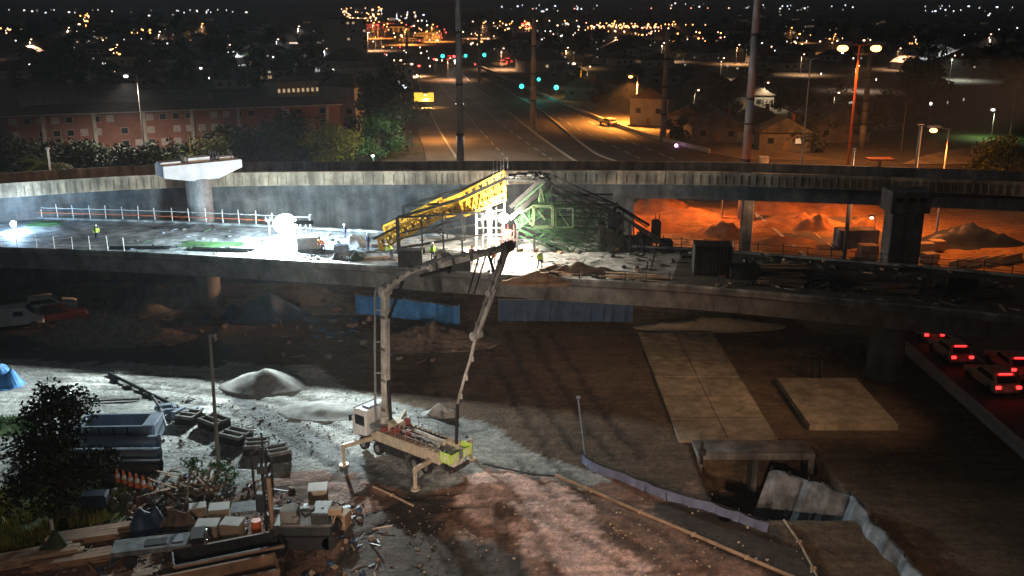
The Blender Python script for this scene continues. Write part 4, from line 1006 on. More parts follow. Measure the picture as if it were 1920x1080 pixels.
for X_, Y_, Z_, P_, c_, a_, cn_, l_ in ((69,106.5,6.3,150000,(1,.50,.22),(34,113,12.3),34,'added unseen low orange floodlight mast between the bridges'),(84,124,24,500000,(1,.50,.24),(24,119,12),30,'added unseen orange floodlight mast by the far end of the farther bridge'),(-92,112,24,130000,(1,.86,.78),(-30,121,12),36,'added unseen pale floodlight mast by the palm end of the farther bridge')):  # out-of-frame floods added to brighten the far deck and parapet
    r = empty('floodlight', (X_,Y_,0), 0, l_, 'floodlight'); MB().tube((0,0,-.1),(0,0,Z_),.15).build('mast', M['steel'], r); MB().box((0,0,Z_+.4),(1.2,.5,.6)).build('lamp_box', M['dark'], r)
    lamp('flood', Vector((X_,Y_,Z_+.2))+(Vector(a_)-Vector((X_,Y_,Z_))).normalized()*1.3, P_, c_, .3, cn_, a_)
street_lamp(Vector((49, 136, 0)), Vector((49,136,8.4)), True, 'added orange street lamp beside the busy road hidden behind the far bridge', .12, 1.2, -1, 8000, (1,.26,.05), em='orange', hs=1.2)  # hidden lamp added to brighten the orange yard
# steel masts
def mast(px, pyt, Y, r, label, zt=None):
    f_, t_ = vline(px, pyt, Y); rt = empty('steel_mast', f_, label=label, cat='mast')
    n_ = 4; H_ = t_.z
    for i in range(n_):
        z0 = H_*i/n_; z1 = H_*(i+1)/n_; MB().tube((0,0,z0-.2 if i == 0 else z0),(0,0,z1),r*(1-.1*i),r*(1-.1*(i+1)),n=16).build('shaft', M['pole'], rt, smooth=True)
    for i in range(1, n_): MB().tube((0,0,H_*i/n_-.2),(0,0,H_*i/n_+.2),r*(1-.1*i)+.025,n=16).build('flange', M['dark'], rt)

    mb = MB(); mb.box((0,0,H_*.4),(r*1.9,r*1.9,.2)); mb.build('collar', M['dark'], rt); return rt
mast(858, -40, 170, .75, 'tall dark steel mast straight behind the lit lamp post by the highway')
mast(1424, -60, 140, .72, 'thickest and nearest steel mast, lit grey, beyond the far bridge')
mast(1001, 34, 251, .85, 'steel mast standing on the highway median')
mast(1252, 58, 225, .8, 'steel mast between the orange lit house and the thickest mast')
mast(1633, 100, 215, .75, 'steel mast right beside the twin headed orange lamp')
mast(898, 22, 400, .7, 'slim distant steel mast on the highway verge')
mast(762, 60, 640, 1.0, 'most distant steel mast near the red and orange shopfronts')
def post(a, b_, r, m, label, name='post', hb=True):
    mb = MB(a); mb.tube(a, b_, r, r*.85, n=8); mb.tube(a, a+Vector((0,0,.25)), r*2, n=8)
    if hb: mb.box(b_+Vector((0,0,-.1)), (r*3, r*3, .12))
    return tag(mb.build(name, M[m]), label, 'post')
zt = FZ+.45
p0 = gp(97, 336, zt); p1 = Vector((p0.x, p0.y, dp(92, 277, p0.y).z)); post(p0, p1, .13, 'concl', 'pale short post on the far bridge in front of the palm')
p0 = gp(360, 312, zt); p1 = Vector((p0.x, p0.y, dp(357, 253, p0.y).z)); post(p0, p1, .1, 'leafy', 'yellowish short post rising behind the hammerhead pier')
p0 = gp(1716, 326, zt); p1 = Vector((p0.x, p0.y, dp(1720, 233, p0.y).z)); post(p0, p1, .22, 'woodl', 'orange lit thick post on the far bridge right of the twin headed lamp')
p0 = gp(1598, 318, zt); p1 = Vector((p0.x, p0.y, dp(1600, 278, p0.y).z)); post(p0, p1, .14, 'pole', 'short grey post on the far bridge below the twin headed lamp')
# electric cabinet on the far bridge by the mast
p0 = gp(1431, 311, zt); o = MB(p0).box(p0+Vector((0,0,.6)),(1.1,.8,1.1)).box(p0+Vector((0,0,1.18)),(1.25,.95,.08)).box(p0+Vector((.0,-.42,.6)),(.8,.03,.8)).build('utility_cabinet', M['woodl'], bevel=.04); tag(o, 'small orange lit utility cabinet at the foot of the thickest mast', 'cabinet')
# flat canopy table-like shelter
p0 = gp(1653, 322); sh = empty('shelter', Vector((p0.x, 172, 0)), label='small flat roofed shelter with orange lit roof beyond the far bridge', cat='shelter')
q = dp(1650, 298, 172); sh.location = (q.x, 172, 0)
MB().box((0,0,q.z),(4.6,2.6,.3)).build('roof', M['orange'], sh, bevel=.05); MB().tube((0,0,-.1),(0,0,q.z),.3,n=8).build('column', M['wood'], sh); 
# front yard pole
a = gp(411, 892); b_ = dp(393, 628, a.y+.0); b_ = Vector((b_.x, a.y, b_.z)); 
yp = empty('yard_pole', a, label='slim leaning pole with a small bracket standing in the pale yard', cat='pole')
dlt = b_-a; MB().tube((0,0,-.2), dlt, .15, .09, n=10).build('shaft', M['steel'], yp)
mb = MB(); mb.box(dlt+Vector((.15,0,-.05)),(.5,.2,.18)); mb.tube(dlt+Vector((.3,0,-.2)), dlt+Vector((.45,0,-.35)),.08); mb.build('bracket', M['steel'], yp)

# ------------------------------------------------------------------ traffic signals
def signal(px, py, Y, col, label, s=1.0):
    t_ = dp(px, py, Y); rt = empty('traffic_signal', (t_.x, Y, 0), label=label, cat='traffic signal', group='traffic signals over the highway')
    MB().tube((0,0,-.1),(0,0,t_.z-.3),.1,n=8).build('pole', M['pole'], rt)
    hd = MB().box((0,.1,t_.z),(.55*s,.3,1.4*s)).build('signal_head', M['black'], rt, bevel=.04)
    MB().ball((0,-.12,t_.z-.35*s if col == 'teal' else t_.z+.35*s),.4*s,seg=12,sq=(1,.5,1)).build('lens', E[col], hd, smooth=True)
for x,y,Y,c_,s_,l_ in ((978,158,330,'teal',1.9,'left one nearest to the median mast'),(1010,146,345,'teal',1.5,'middle one just right of the median mast'),(1043,160,330,'teal',2.0,'right one before the grey houses'),(830,102,560,'teal',2.8,'left one beyond the lit lamp post'),(873,102,580,'teal',2.2,'middle one just right of the lit lamp post'),(908,100,580,'teal',2.6,'right one by the slim distant mast')):
    signal(x,y,Y,c_,'green signal, '+l_+(' of the nearer junction' if Y < 400 else ' of the farther junction'), s_)
signal(851, 110, 560, 'red', 'red signal between two green ones at the farther junction', 2.6)
lamp('lamp', dp(1005,162,322), 700, (.05,.8,.6), .4)

# ------------------------------------------------------------------ cars
def make_car(label, col, group=None, lit=False, em='tail'):
    r = empty('car', (0,0,0), label=label, cat='car', group=group)
    prof = [(-2.15,.38),(-2.2,.75),(-2.05,.98),(-1.1,1.05),(1.0,.98),(1.9,.86),(2.15,.7),(2.18,.38)]
    MB().extr(prof, -.88, .88).build('body', M[col], r, bevel=.09)
    cb = MB().extr([(-1.95,.98),(-1.55,1.46),(.15,1.5),(.95,1.0)], -.76, .76).build('cabin', M[col], r, bevel=.06)
    mb = MB(); mb.add([(-1.99,-.66,1.03),(-1.64,-.62,1.42),(-1.64,.62,1.42),(-1.99,.66,1.03)], [(0,1,2,3)]); mb.build('rear_window', M['glass'], cb)
    mb = MB(); mb.add([(1.0,-.66,1.03),(.27,-.62,1.46),(.27,.62,1.46),(1.0,.66,1.03)], [(3,2,1,0)]); mb.build('windscreen', M['glass'], cb)
    for s_ in (-1,1): MB().extr([(-1.6,1.05),(-1.4,1.4),(.1,1.42),(.6,1.05)], s_*.775-.01, s_*.775+.01).build('side_window', M['glass'], cb)
    for x in (-1.35,1.35):
        for s_ in (-1,1): MB().tube((x,s_*.78,.32),(x,s_*.92,.32),.33,n=16).build('wheel', M['black'], r)
    for s_ in (-1,1):
        MB().box((-2.17,s_*.68,.8),(.1,.34,.2)).build('tail_light', E[em] if lit else M['red'], r, bevel=.02)
        MB().box((2.12,s_*.66,.68),(.1,.34,.16)).build('headlight', M['white'], r, bevel=.02)
    MB().box((-2.2,0,.6),(.03,.5,.12)).build('number_plate', M['white'], r)
    return r
car = make_car('white hatchback with glowing brake lights on the busy road', 'cream', lit=True)
p = gp(1862, 738); car.location = (p.x+.4, p.y+1.4, .06); car.rotation_euler.z = R(92); car.scale = (1.25,1.25,1.25)
MB().box((-1.6,0,1.53),(.1,.9,.06)).build('brake_light', E['tail'], car)
c2 = dup(car, (car.location.x+3.6, car.location.y-2.2, .06), R(90), 'hatchback with glowing brake lights cut off by the frame edge on the busy road')
c3 = dup(car, (39.9, 88, .06), R(90), 'hatchback with glowing brake lights farther up the busy road under the deck', scale=1.1)
c4 = dup(car, (44.5, 104, .06), R(90), 'hatchback with glowing brake lights on the busy road between the two bridges', scale=1.1)
c5 = dup(car, (43.6, 79, .06), R(90), 'hatchback with glowing brake lights in the far lane, just ahead of the frame edge one', scale=1.15)
c6 = dup(car, (39.8, 82, .06), R(90), 'hatchback with glowing brake lights just emerging from under the deck', scale=1.15)
for c_ in (car, c2, c3, c4, c5, c6):
    lamp('brake_glow', (c_.location.x, c_.location.y-3.4, 1.0), 1.5 if c_ is car or c_ is c2 else 2, (1,.03,.02), .35)
# small cars on the distant roads
def farcar(px, py, rz, lab, s=1.3):
    q = gp(px, py, .1); return dup(car, q, rz, lab, scale=s)
farcar(1140, 235, R(120), 'distant car with red lights entering the orange pool of the side road')
farcar(935, 125, R(125), 'distant car with red lights far up the curving highway', 2.2)
farcar(945, 121, R(125), 'distant car with red lights just ahead of another up the highway', 2.2)
farcar(840, 116, R(110), 'distant car with red lights at the farther junction', 2.2)
# parked vehicles by the left end below the deck
pc = make_car('white saloon parked under the dim end of the deck', 'white'); q = gp(95, 585); pc.location = (q.x, q.y, 0); pc.rotation_euler.z = R(25); pc.scale = (1.2,)*3
q = gp(125, 596); pr = make_car('dark red hatchback parked at the end of the row under the deck', 'dred'); pr.location = q+Vector((0,-1,0)); pr.rotation_euler.z = R(30); pr.scale = (1.1,)*3
vn = empty('van', gp(28, 615), R(20), 'white van with a sloping tarpaulin roof parked leftmost under the deck', 'van')
MB().extr([(-2.8,.5),(-2.8,2.2),(1.2,2.3),(2.0,1.5),(2.8,1.2),(2.8,.5)], -1, 1).build('body', M['concl'], vn, bevel=.12)
for x in (-1.8,1.9):
    for s_ in (-1,1): MB().tube((x,s_*.85,.4),(x,s_*1.04,.4),.4,n=16).build('wheel', M['black'], vn)
MB().add([(2.02,-.85,1.52),(2.02,.85,1.52),(1.28,.85,2.24),(1.28,-.85,2.24)], [(0,1,2,3)]).build('windscreen', M['glass'], vn)
for s_ in (-1,1): MB().box((.6,s_*1.01,1.7),(.9,.03,.5)).build('side_window', M['glass'], vn)

# ------------------------------------------------------------------ heaps, fences and pits near the deck
heap('gravel_pile', 497, 722, 3.9, 2.8, 1.45, 'yardg', 'pale pointed gravel pile at the top edge of the yard', 'gravel pile', seed=1, rough=.15, peak=1.0)
heap('gravel_pile', 610, 770, 4.2, 2.2, .55, 'yardg', 'low flat gravel pile behind the cab of the pump truck', 'gravel pile', seed=2, rough=.3, peak=1.0)
heap('soil_heap', 285, 575, 5.2, 3.5, 2.7, 'concd', 'rounded grey soil heap left of the round pier', 'soil heap', seed=4, rough=.35)
heap('tarpaulin_heap', 495, 592, 5.0, 3, 2.2, 'bluet', 'dark blue tarpaulin covered heap right of the round pier', 'tarpaulin', seed=5, rough=.5)
heap('soil_heap', 560, 560, 5.5, 3, 1.8, 'wood', 'reddish soil heap under the bright end of the deck', 'soil heap', seed=7)
heap('rubble_heap', 215, 632, 8.2, 3.4, 2.2, 'rubble', 'long rubble bank with scrub in front of the soil heap', 'rubble', seed=9, rough=.9, peak=.6, nseg=40)
heap('rubble_heap', 800, 640, 7, 3.5, 1.4, 'rubble', 'dark rubble bank below the blue site fence', 'rubble', seed=10, rough=.6, peak=.7, nseg=36)
heap('soil_heap', 1330, 612, 8.5, 1.8, .9, 'card', 'long tan soil ridge under the deck right of the dark site fence', 'soil heap', seed=13, rough=.5, peak=.6, nseg=36)
heap('soil_heap', 1590, 655, 6.5, 2.6, .7, 'rubble', 'flat brown soil heap beside the round pier of the unlit deck', 'soil heap', seed=15, rough=.4, peak=.8)
heap('tarpaulin_heap', 8, 722, 1.5, 1.5, 1.9, 'blue', 'bright blue tarpaulin heap at the edge of the pale yard', 'tarpaulin', seed=17, rough=.6)
heap('gravel_pile', 824, 776, 1.6, 1.0, .8, 'concl', 'small heap of pale rocks behind the pump truck hose', 'rocks', seed=19, rough=.9, nseg=14)
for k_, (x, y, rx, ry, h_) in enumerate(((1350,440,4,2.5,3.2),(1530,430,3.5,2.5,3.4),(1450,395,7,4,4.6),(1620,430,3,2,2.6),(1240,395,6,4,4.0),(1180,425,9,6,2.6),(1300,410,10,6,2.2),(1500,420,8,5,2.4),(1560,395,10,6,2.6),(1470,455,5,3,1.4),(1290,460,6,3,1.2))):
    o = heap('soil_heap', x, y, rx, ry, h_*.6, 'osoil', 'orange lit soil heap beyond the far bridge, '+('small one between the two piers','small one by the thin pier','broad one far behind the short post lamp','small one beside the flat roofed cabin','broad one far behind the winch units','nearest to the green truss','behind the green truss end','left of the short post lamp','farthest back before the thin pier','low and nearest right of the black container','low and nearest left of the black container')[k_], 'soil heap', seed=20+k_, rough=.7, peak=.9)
heap('tarpaulin_heap', 1800, 455, 8.5, 4.0, 2.6, 'navy', 'large dark blue tarpaulin heap right of the square shouldered pier', 'tarpaulin', seed=31, rough=.3, peak=.7)
crate('site_cabin', 1603, 462, (5.2,2.4,2.3), 'concd', 'dark flat roofed site cabin in the orange lit yard', 'cabin', .05, z=0)
crate('site_cabin', 1625, 486, (2.2,1.6,1.8), 'woodl', 'small pale cabin in front of the dark flat roofed one', 'cabin', .05, z=0)
for k_, (x, y) in enumerate(((1735,478),(1755,470),(1742,492))):
    crate('pallet_load', x, y, (1.8,1.4,1.5-.2*k_), 'card', 'orange lit pallet load right of the square shouldered pier, '+('tallest, at the back left','at the back right','lowest, in front')[k_], 'pallet load', .1*k_, z=0)
for k_ in range(4):
    p = gp(1800+k_*32, 500-k_*3); o = MB().extr([(-.3,0),(-.3,.14),(-.12,.3),(-.08,.95),(.08,.95),(.12,.3),(.3,.14),(.3,0)], -2.2, 2.2).build('concrete_barrier', M['card'], loc=p, rz=R(-58), bevel=.02)
    tag(o, 'orange lit concrete barrier segment below the dark blue tarpaulin heap', 'barrier', 'orange lit barriers beyond the deck')

def fence(name, pts, h, m, lab, pm='steel', n=2.6, z=0, panel=True, rails=(1.0,), sag=.1, ph=None):
    W = [gp(x, y, z) for x, y in pts]; r = empty(name, W[0], label=lab, cat='fence'); o3 = W[0]
    P = []
    for a, b_ in zip(W, W[1:]):
        k_ = max(1, round((b_-a).length/n))
        for i in range(k_): P.append(a.lerp(b_, i/k_))
    P.append(W[-1])
    for p in P: MB(o3).tube(p-Vector((0,0,.2)), p+Vector((0,0,(ph or h)+.25)), .05, n=6).build('post', M[pm], r)
    if panel:
        mb = MB(o3)
        for a, b_ in zip(P, P[1:]):
            S = 6
            for i in range(S):
                u, v = a.lerp(b_, i/S), a.lerp(b_, (i+1)/S)
                f0 = .08*math.sin(i*2.1+a.x); f1 = .08*math.sin((i+1)*2.1+a.x)
                s0 = sag*math.sin(math.pi*i/S); s1 = sag*math.sin(math.pi*(i+1)/S)
                mb.add([u+Vector((0,-.07+f0,.05)), v+Vector((0,-.07+f1,.05)), v+Vector((0,-.07,h-s1)), u+Vector((0,-.07,h-s0)),
                        u+Vector((0,-.05+f0,.05)), v+Vector((0,-.05+f1,.05)), v+Vector((0,-.05,h-s1)), u+Vector((0,-.05,h-s0))], [(0,1,2,3),(7,6,5,4),(3,2,6,7),(0,4,5,1)])
        mb.build('sheet', M[m], r)
    mb = MB(o3)
    for f in rails:
        for a, b_ in zip(P, P[1:]): mb.bar(a+Vector((0,0,h*f)), b_+Vector((0,0,h*f)), .05)
    mb.build('rail', M[pm], r); return r
fence('site_fence', [(668,588),(760,598),(862,612)], 2.1, 'blue', 'bright blue sheeted fence standing under the bright deck', n=3.0)
fence('site_fence', [(935,602),(1185,604)], 2.3, 'bluet', 'dark sheeted fence with pale posts right of the folded boom', n=2.5)
fence('silt_fence', [(1090,868),(1110,884),(1170,906),(1250,938),(1330,960),(1440,1000)], .75, 'bfab', 'low blue fabric silt fence curving along the excavation', n=2.2, pm='dark')
# retaining sheet at the pit
W = [Vector((17.3,58.4,0)), Vector((19.4,57.0,0)), Vector((21.5,55.2,0)), Vector((21.9,51.5,0)), Vector((22.2,48,0)), Vector((22.6,42,0))]
rw = empty('retaining_wall', W[0], label='blue grey fabric covered retaining wall bending round the dark pit', cat='wall')
mb = MB(W[0]); Pn = []
for a, b_ in zip(W, W[1:]):
    for i in range(6): Pn.append(a.lerp(b_, i/6))
Pn.append(W[-1])
for i, (a, b_) in enumerate(zip(Pn, Pn[1:])):
    f0 = .12*math.sin(i*1.7)+.1*math.sin(i*.6); f1 = .12*math.sin((i+1)*1.7)+.1*math.sin((i+1)*.6)
    L0 = Vector((-1.2+f0, -.9, -2.4)); L1 = Vector((-1.2+f1, -.9, -2.4)); T0 = Vector((f0,0,.75+.1*math.sin(i))); T1_ = Vector((f1,0,.75+.1*math.sin(i+1)))
    mb.add([a+L0, b_+L1, b_+T1_, a+T0, a+L0+Vector((.35,.35,0)), b_+L1+Vector((.35,.35,0)), b_+T1_+Vector((.35,.25,0)), a+T0+Vector((.35,.25,0))], [(0,1,2,3),(7,6,5,4),(3,2,6,7)])
mb.build('sheet', M['palefab'], rw, smooth=True)
mb = MB(W[0])
for p in Pn[::3]: mb.tube(p+Vector((.2,.15,-.5)), p+Vector((.2,.15,1.1)), .06, n=6)
mb.build('stake', M['dark'], rw)
# culvert box in the pit
cb = empty('box_culvert', (17.4, 63.2, -3), label='dark concrete box culvert mouth at the end of the slab road', cat='culvert')
MB().box((0,0,3.0),(8.4,2.2,.5)).build('roof_slab', M['concd'], cb, bevel=.05)
for x in (-4,0,4): MB().box((x,0,1.3),(.4,2.0,2.9)).build('wall', M['concd'], cb)
mb = MB()
for x in (-3.9,): mb.tube((x,-1.2,2.5),(x-.05,-1.2,4.2),.12,n=6); mb.box((x,-1.2,3.4),(.5,.3,.4))
mb.build('marker_post', M['dark'], cb)
# long pale kerb / pipe lines
def pipe(pts, r, m, lab, name='pipe', z=.12, cat_='pipe'):
    W_ = [gp(x, y, z) for x, y in pts]; mb = MB(W_[0])
    for a, b_ in zip(W_, W_[1:]): mb.tube(a, b_, r, n=8)
    for q_ in W_[1:-1]: mb.tube(q_-Vector((.15,0,0)), q_+Vector((.15,0,0)), r*1.35, n=8)
    return tag(mb.build(name, M[m]), lab, cat_)
pipe([(1040,890),(1110,920),(1200,960),(1300,1002),(1400,1045),(1520,1096)], .11, 'woodl', 'long pale pipe laid diagonally across the reddish foreground soil')
pipe([(1470,975),(1498,1015),(1525,1065),(1550,1120)], .08, 'woodl', 'shorter pale pipe beside the retaining wall')
pipe([(905,870),(1000,890),(1040,893)], .07, 'dark', 'dark hose lying behind the hopper of the pump truck')
pipe([(700,912),(735,928),(775,948)], .08, 'woodl', 'short pale pipe near the foot of the rear outrigger')
pipe([(0+205,700),(265,730),(330,762),(385,790)], .13, 'dark', 'long dark steel beam lying across the pale yard', name='steel_beam', cat_='beam')
pipe([(285,742),(300,765),(312,800)], .1, 'dark', 'short dark beam propped on the grey formwork box', name='steel_beam', z=.9, cat_='beam')
pipe([(130,762),(180,752),(262,748)], .07, 'dark', 'thin curved bar lying behind the grey formwork box', cat_='bar')
# pale hose thing at (1095, 800)
a = gp(1098, 868); b_ = dp(1084, 745, a.y+3)
o = MB(a).tube(a, b_, .05, n=6).tube(a, a+Vector((0,0,.3)), .16).box(b_, (.3,.05,.2)).build('survey_pole', M['bluegrey']); tag(o, 'thin bluish leaning pole at the start of the silt fence', 'pole')
# two dark stubs on the right roadbed
for x, l_ in ((1523,'left stub of the pair'),(1537,'right stub of the pair')):
    q = gp(x, 712); o = MB(q).tube(q-Vector((0,0,.2)), q+Vector((0,0,1.7)), .16, n=10).tube(q+Vector((0,0,1.7)), q+Vector((0,0,1.85)), .2, n=10).build('bollard', M['dark']); tag(o, 'dark bollard by the raised roadbed, '+l_, 'bollard', 'pair of dark bollards')

# ------------------------------------------------------------------ left yard items
q = gp(228, 822); fb = empty('formwork_box', q, R(2), 'blue grey steel formwork box with a dark open top behind the tall dark tree', 'formwork')
mb = MB()
for y, h_ in ((-1.1,1.5),(1.1,1.5)): mb.box((0,y,h_/2),(5.6,.25,h_))
for x in (-2.7,2.2,2.7): mb.box((x,0,.75),(.3,2.0,1.5))
mb.box((2.45,0,1.52),(.9,2.4,.06)); mb.build('shell', M['bluegrey'], fb, bevel=.03)
MB().box((-.3,0,.25),(5.0,1.9,.3)).build('bottom', M['black'], fb)
mb = MB()
for x in (-2,-1,0,1): mb.box((x,-1.25,.75),(.1,.08,1.4))
mb.build('rib', M['dark'], fb)
for k_, (py_, r_) in enumerate(((842,.52),(866,.52),(888,.5))):
    q = gp(222, py_); mb = MB()
    n1 = 20
    mb.tube((-2.9,0,r_),(2.9,0,r_),r_,n=n1,cap=False); mb.tube((2.9,0,r_),(-2.9,0,r_),r_*.88,n=n1,cap=False)
    for x in (-2.9,-1,1,2.9): mb.tube((x-.06,0,r_),(x+.06,0,r_),r_*1.05,n=n1,cap=False)
    o = mb.build('steel_pipe', M['bluegrey' if k_ < 2 else 'dark'], loc=q, rz=R(1)); tag(o, ('grey steel pipe lying against the formwork box','grey steel pipe, middle one of three','darkest steel pipe, nearest to the traffic cones')[k_], 'pipe', 'large steel pipes in the yard')
# traffic cones
cone = None
for k_ in range(6):
    q = gp(222+k_*12, 906+k_*3.2)
    if cone is None:
        cone = empty('traffic_cone', q, label='x', cat='traffic cone', group='row of traffic cones')
        MB().box((0,0,.04),(.5,.5,.08)).build('base', M['black'], cone); MB().tube((0,0,.06),(0,0,1.05),.2,.05,n=12).build('body', M['orange'], cone)
        MB().tube((0,0,.45),(0,0,.72),.142,.103,n=12,cap=False).build('collar', M['white'], cone); r = cone
    else: r = dup(cone, q)
    r['label'] = 'orange and white traffic cone, '+('first','second','third','fourth','fifth','last')[k_]+' of the row counted from the tall dark tree'
# precast slabs with dark sides
def slabrack(px, py, rz, lab, L_=2.0, m='concd'):
    r = empty('precast_trough', gp(px, py), rz, lab, 'precast unit', 'precast units scattered on the yard')
    MB().prism([(-L_/2,-.8),(L_/2,-.8),(L_/2,.8),(-L_/2,.8)], 0, .5).build('base', M['black'], r, bevel=.04)
    mb = MB()
    for y in (-.68,0,.68): mb.box((0,y,.62),(L_,.2,.24))
    for x in (-L_/2+.1,L_/2-.1): mb.box((x,0,.6),(.18,1.5,.18))
    mb.build('rim', M[m], r, bevel=.03); return r
slabrack(402, 800, R(-35), 'ribbed grey precast unit nearest to the slim yard pole', 2.0)
slabrack(442, 826, R(-25), 'ribbed grey precast unit in the middle of the scattered row', 2.0, 'conc')
slabrack(482, 845, R(10), 'ribbed grey precast unit left of the drilling rig mast', 1.7)
slabrack(522, 858, R(25), 'ribbed grey precast unit right behind the drilling rig mast', 1.6)
slabrack(355, 790, R(-15), 'small ribbed precast unit by the end of the dark steel beam', 1.5)
# scrap cluster
mb = MB(); q = gp(330, 780)
for i in range(14): mb.box((rnd.uniform(-1.8,1.8), rnd.uniform(-.7,.7), .2+rnd.uniform(0,.4)), (rnd.uniform(.3,1.2), rnd.uniform(.2,.5), rnd.uniform(.15,.5)), rnd.uniform(0,3))
tag(mb.build('scrap_heap', M['bluegrey'], loc=q), 'bluish scrap metal between the formwork box and the precast units', 'scrap')
mb = MB(); q = gp(365, 915)
for i in range(30):
    a = rnd.uniform(0,3.1); c_ = Vector((rnd.uniform(-2.2,2.2), rnd.uniform(-1.2,1.2), .1+rnd.random()*.5)); d = Vector((math.cos(a), math.sin(a), rnd.uniform(-.25,.4)))*rnd.uniform(.5,1.4); mb.bar(c_-d, c_+d, .14, .05)
tag(mb.build('timber_heap', M['woodl'], loc=q), 'tangled heap of broken boards below the bright green bush', 'timber')
mb = MB(); q = gp(285, 935)
for i in range(50): mb.ball((rnd.uniform(-3,3), rnd.uniform(-1.4,1.4), rnd.uniform(0,.35)), rnd.uniform(.1,.28), seg=6, j=.3)
tag(mb.build('rubble_heap', M['concd'], loc=q), 'broken stones spread between the traffic cones and the blue tarpaulin bundle', 'rubble')
mb = MB(); q = gp(45, 870)
for i in range(160):
    u = rnd.gauss(0,2.4); v = rnd.gauss(0,2.0); mb.ball((u, v, .05), rnd.uniform(.06,.2), seg=6, j=.3)
o = mb.build('gravel', M['sand'], loc=q); tag(o, 'loose pale gravel beside the tall dark tree', 'gravel', kind='stuff')
for n_, (cx, cy, k1, mm) in enumerate(((700,1000,260,'rubble'),(1150,1010,260,'card'),(560,800,420,'yardg'))):
    mb = MB(); q = gp(cx, cy)
    for i in range(k1): 
        u = rnd.gauss(0,5); v = rnd.gauss(0,3.2); mb.ball((u, v, 0), rnd.uniform(.03,.11), seg=5, j=.35, sq=(1,1,.6))
    o = mb.build('gravel', M[mm], loc=q); tag(o, ('loose dark clods on the reddish foreground soil','loose tan clods along the long pale pipe','loose pale stones on the yard left of the pump truck')[n_], 'stones', kind='stuff')
# boxes and blocks around the rig
def block(px, py, d, rz, lab, m='card', z=0):
    mb = MB(); mb.box((0,0,d[2]/2),d); mb.box((0,0,d[2]+.04),(d[0]*1.04,d[1]*1.04,.1)); mb.box((0,-d[1]/2-.02,d[2]*.5),(d[0]*.15,.04,d[2]*.8))
    r = empty('block_pallet', gp(px,py,z), rz, lab, 'pallet block', 'buff blocks round the drilling rig')
    MB().box((0,0,d[2]/2+.12),d).build('block', M[m], r, bevel=.05); MB().box((0,0,.05),(d[0],d[1],.1)).build('pallet', M['wood'], r)
    MB().box((0,0,d[2]+.15),(d[0]*1.03,d[1]*1.03,.07)).build('cover', M['concl' if m == 'card' else 'woodl'], r, bevel=.02); return r
block(598, 948, (1.2,1.1,1.2), .15, 'buff block standing alone above the drilling rig')
block(392, 1012, (1.3,1.0,1.0), .05, 'buff block at the end of the white trailer')
block(438, 1008, (1.2,1.0,.95), -.1, 'buff block with a bright top beside the drilling rig tracks')
block(413, 975, (1.2,1.0,.8), .2, 'buff block behind the other two')
block(372, 968, (1.0,.8,.6), .3, 'small buff block next to the blue tarpaulin bundle')
block(590, 975, (1.3,.7,.4), .1, 'flat buff block on the rig side')
block(640, 985, (1.0,.9,.8), -.3, 'buff block right of the drilling rig', 'wood')
mb = MB(); q = gp(465, 975); mb.box((0,0,.95),(1.9,1.3,.06), .2); 
for x in (-.7,.7):
    for y in (-.5,.5): mb.box((x,y,.46),(.1,.1,.92))
tag(mb.build('work_table', M['palefab'], loc=q), 'low table with a pale blue sheet on top beside the drilling rig mast', 'table')
mb = MB(); q = gp(482, 1000); mb.tube((0,0,0),(0,0,.9),.3,n=14); mb.tube((0,0,.3),(0,0,.34),.32,n=14); mb.tube((0,0,.6),(0,0,.64),.32,n=14)
tag(mb.build('drum', M['orange'], loc=q), 'orange drum at the foot of the drilling rig mast', 'drum')
heap('tarpaulin_bundle', 272, 990, 1.3, 1.1, 1.5, 'bluet', 'rounded dark blue tarpaulin bundle above the white trailer', 'tarpaulin', seed=41, rough=.3, peak=.6)
heap('soil_heap', 335, 985, 1.4, 1.0, 1.1, 'rubble', 'dark heap right of the blue tarpaulin bundle', 'heap', seed=42, rough=.5)
mb = MB(); q = gp(180, 950); mb.box((0,0,.55),(1.5,.9,.9)); mb.box((.77,0,.45),(.06,.8,.8)); mb.box((0,0,.92),(1.6,1.0,.08)); tag(mb.build('tool_chest', M['navy'], loc=q, rz=.1, bevel=.03), 'dark blue chest half hidden under the tall dark tree', 'chest')
# trailer
tl = empty('site_trailer', gp(290, 1048), R(13), 'pale blue grey flat trailer with two dark hatches in front of the tarpaulin bundle', 'trailer')
MB().box((0,0,.95),(4.4,1.5,.3)).build('bed', M['palefab'], tl, bevel=.04)
MB().box((.2,0,1.12),(1.2,.7,.04)).build('hatch', M['black'], tl); MB().box((1.4,.1,1.12),(.6,.8,.04)).build('hatch', M['bluegrey'], tl)
for x in (-1.2,1.2):
    for s_ in (-1,1): MB().tube((x,s_*.6,.4),(x,s_*.8,.4),.4,n=14).build('wheel', M['black'], tl)
MB().box((2.5,0,.8),(.8,1.4,1.2)).build('rear_box', M['black'], tl, bevel=.04)
mb = MB()
for i in range(12): mb.tube((2.95+.02*i,.6*math.cos(i*.52),.85+.6*math.sin(i*.52)),(2.95,.6*math.cos(i*.52+.52),.85+.6*math.sin(i*.52+.52)),.06)
mb.build('hose_reel', M['steel'], tl)
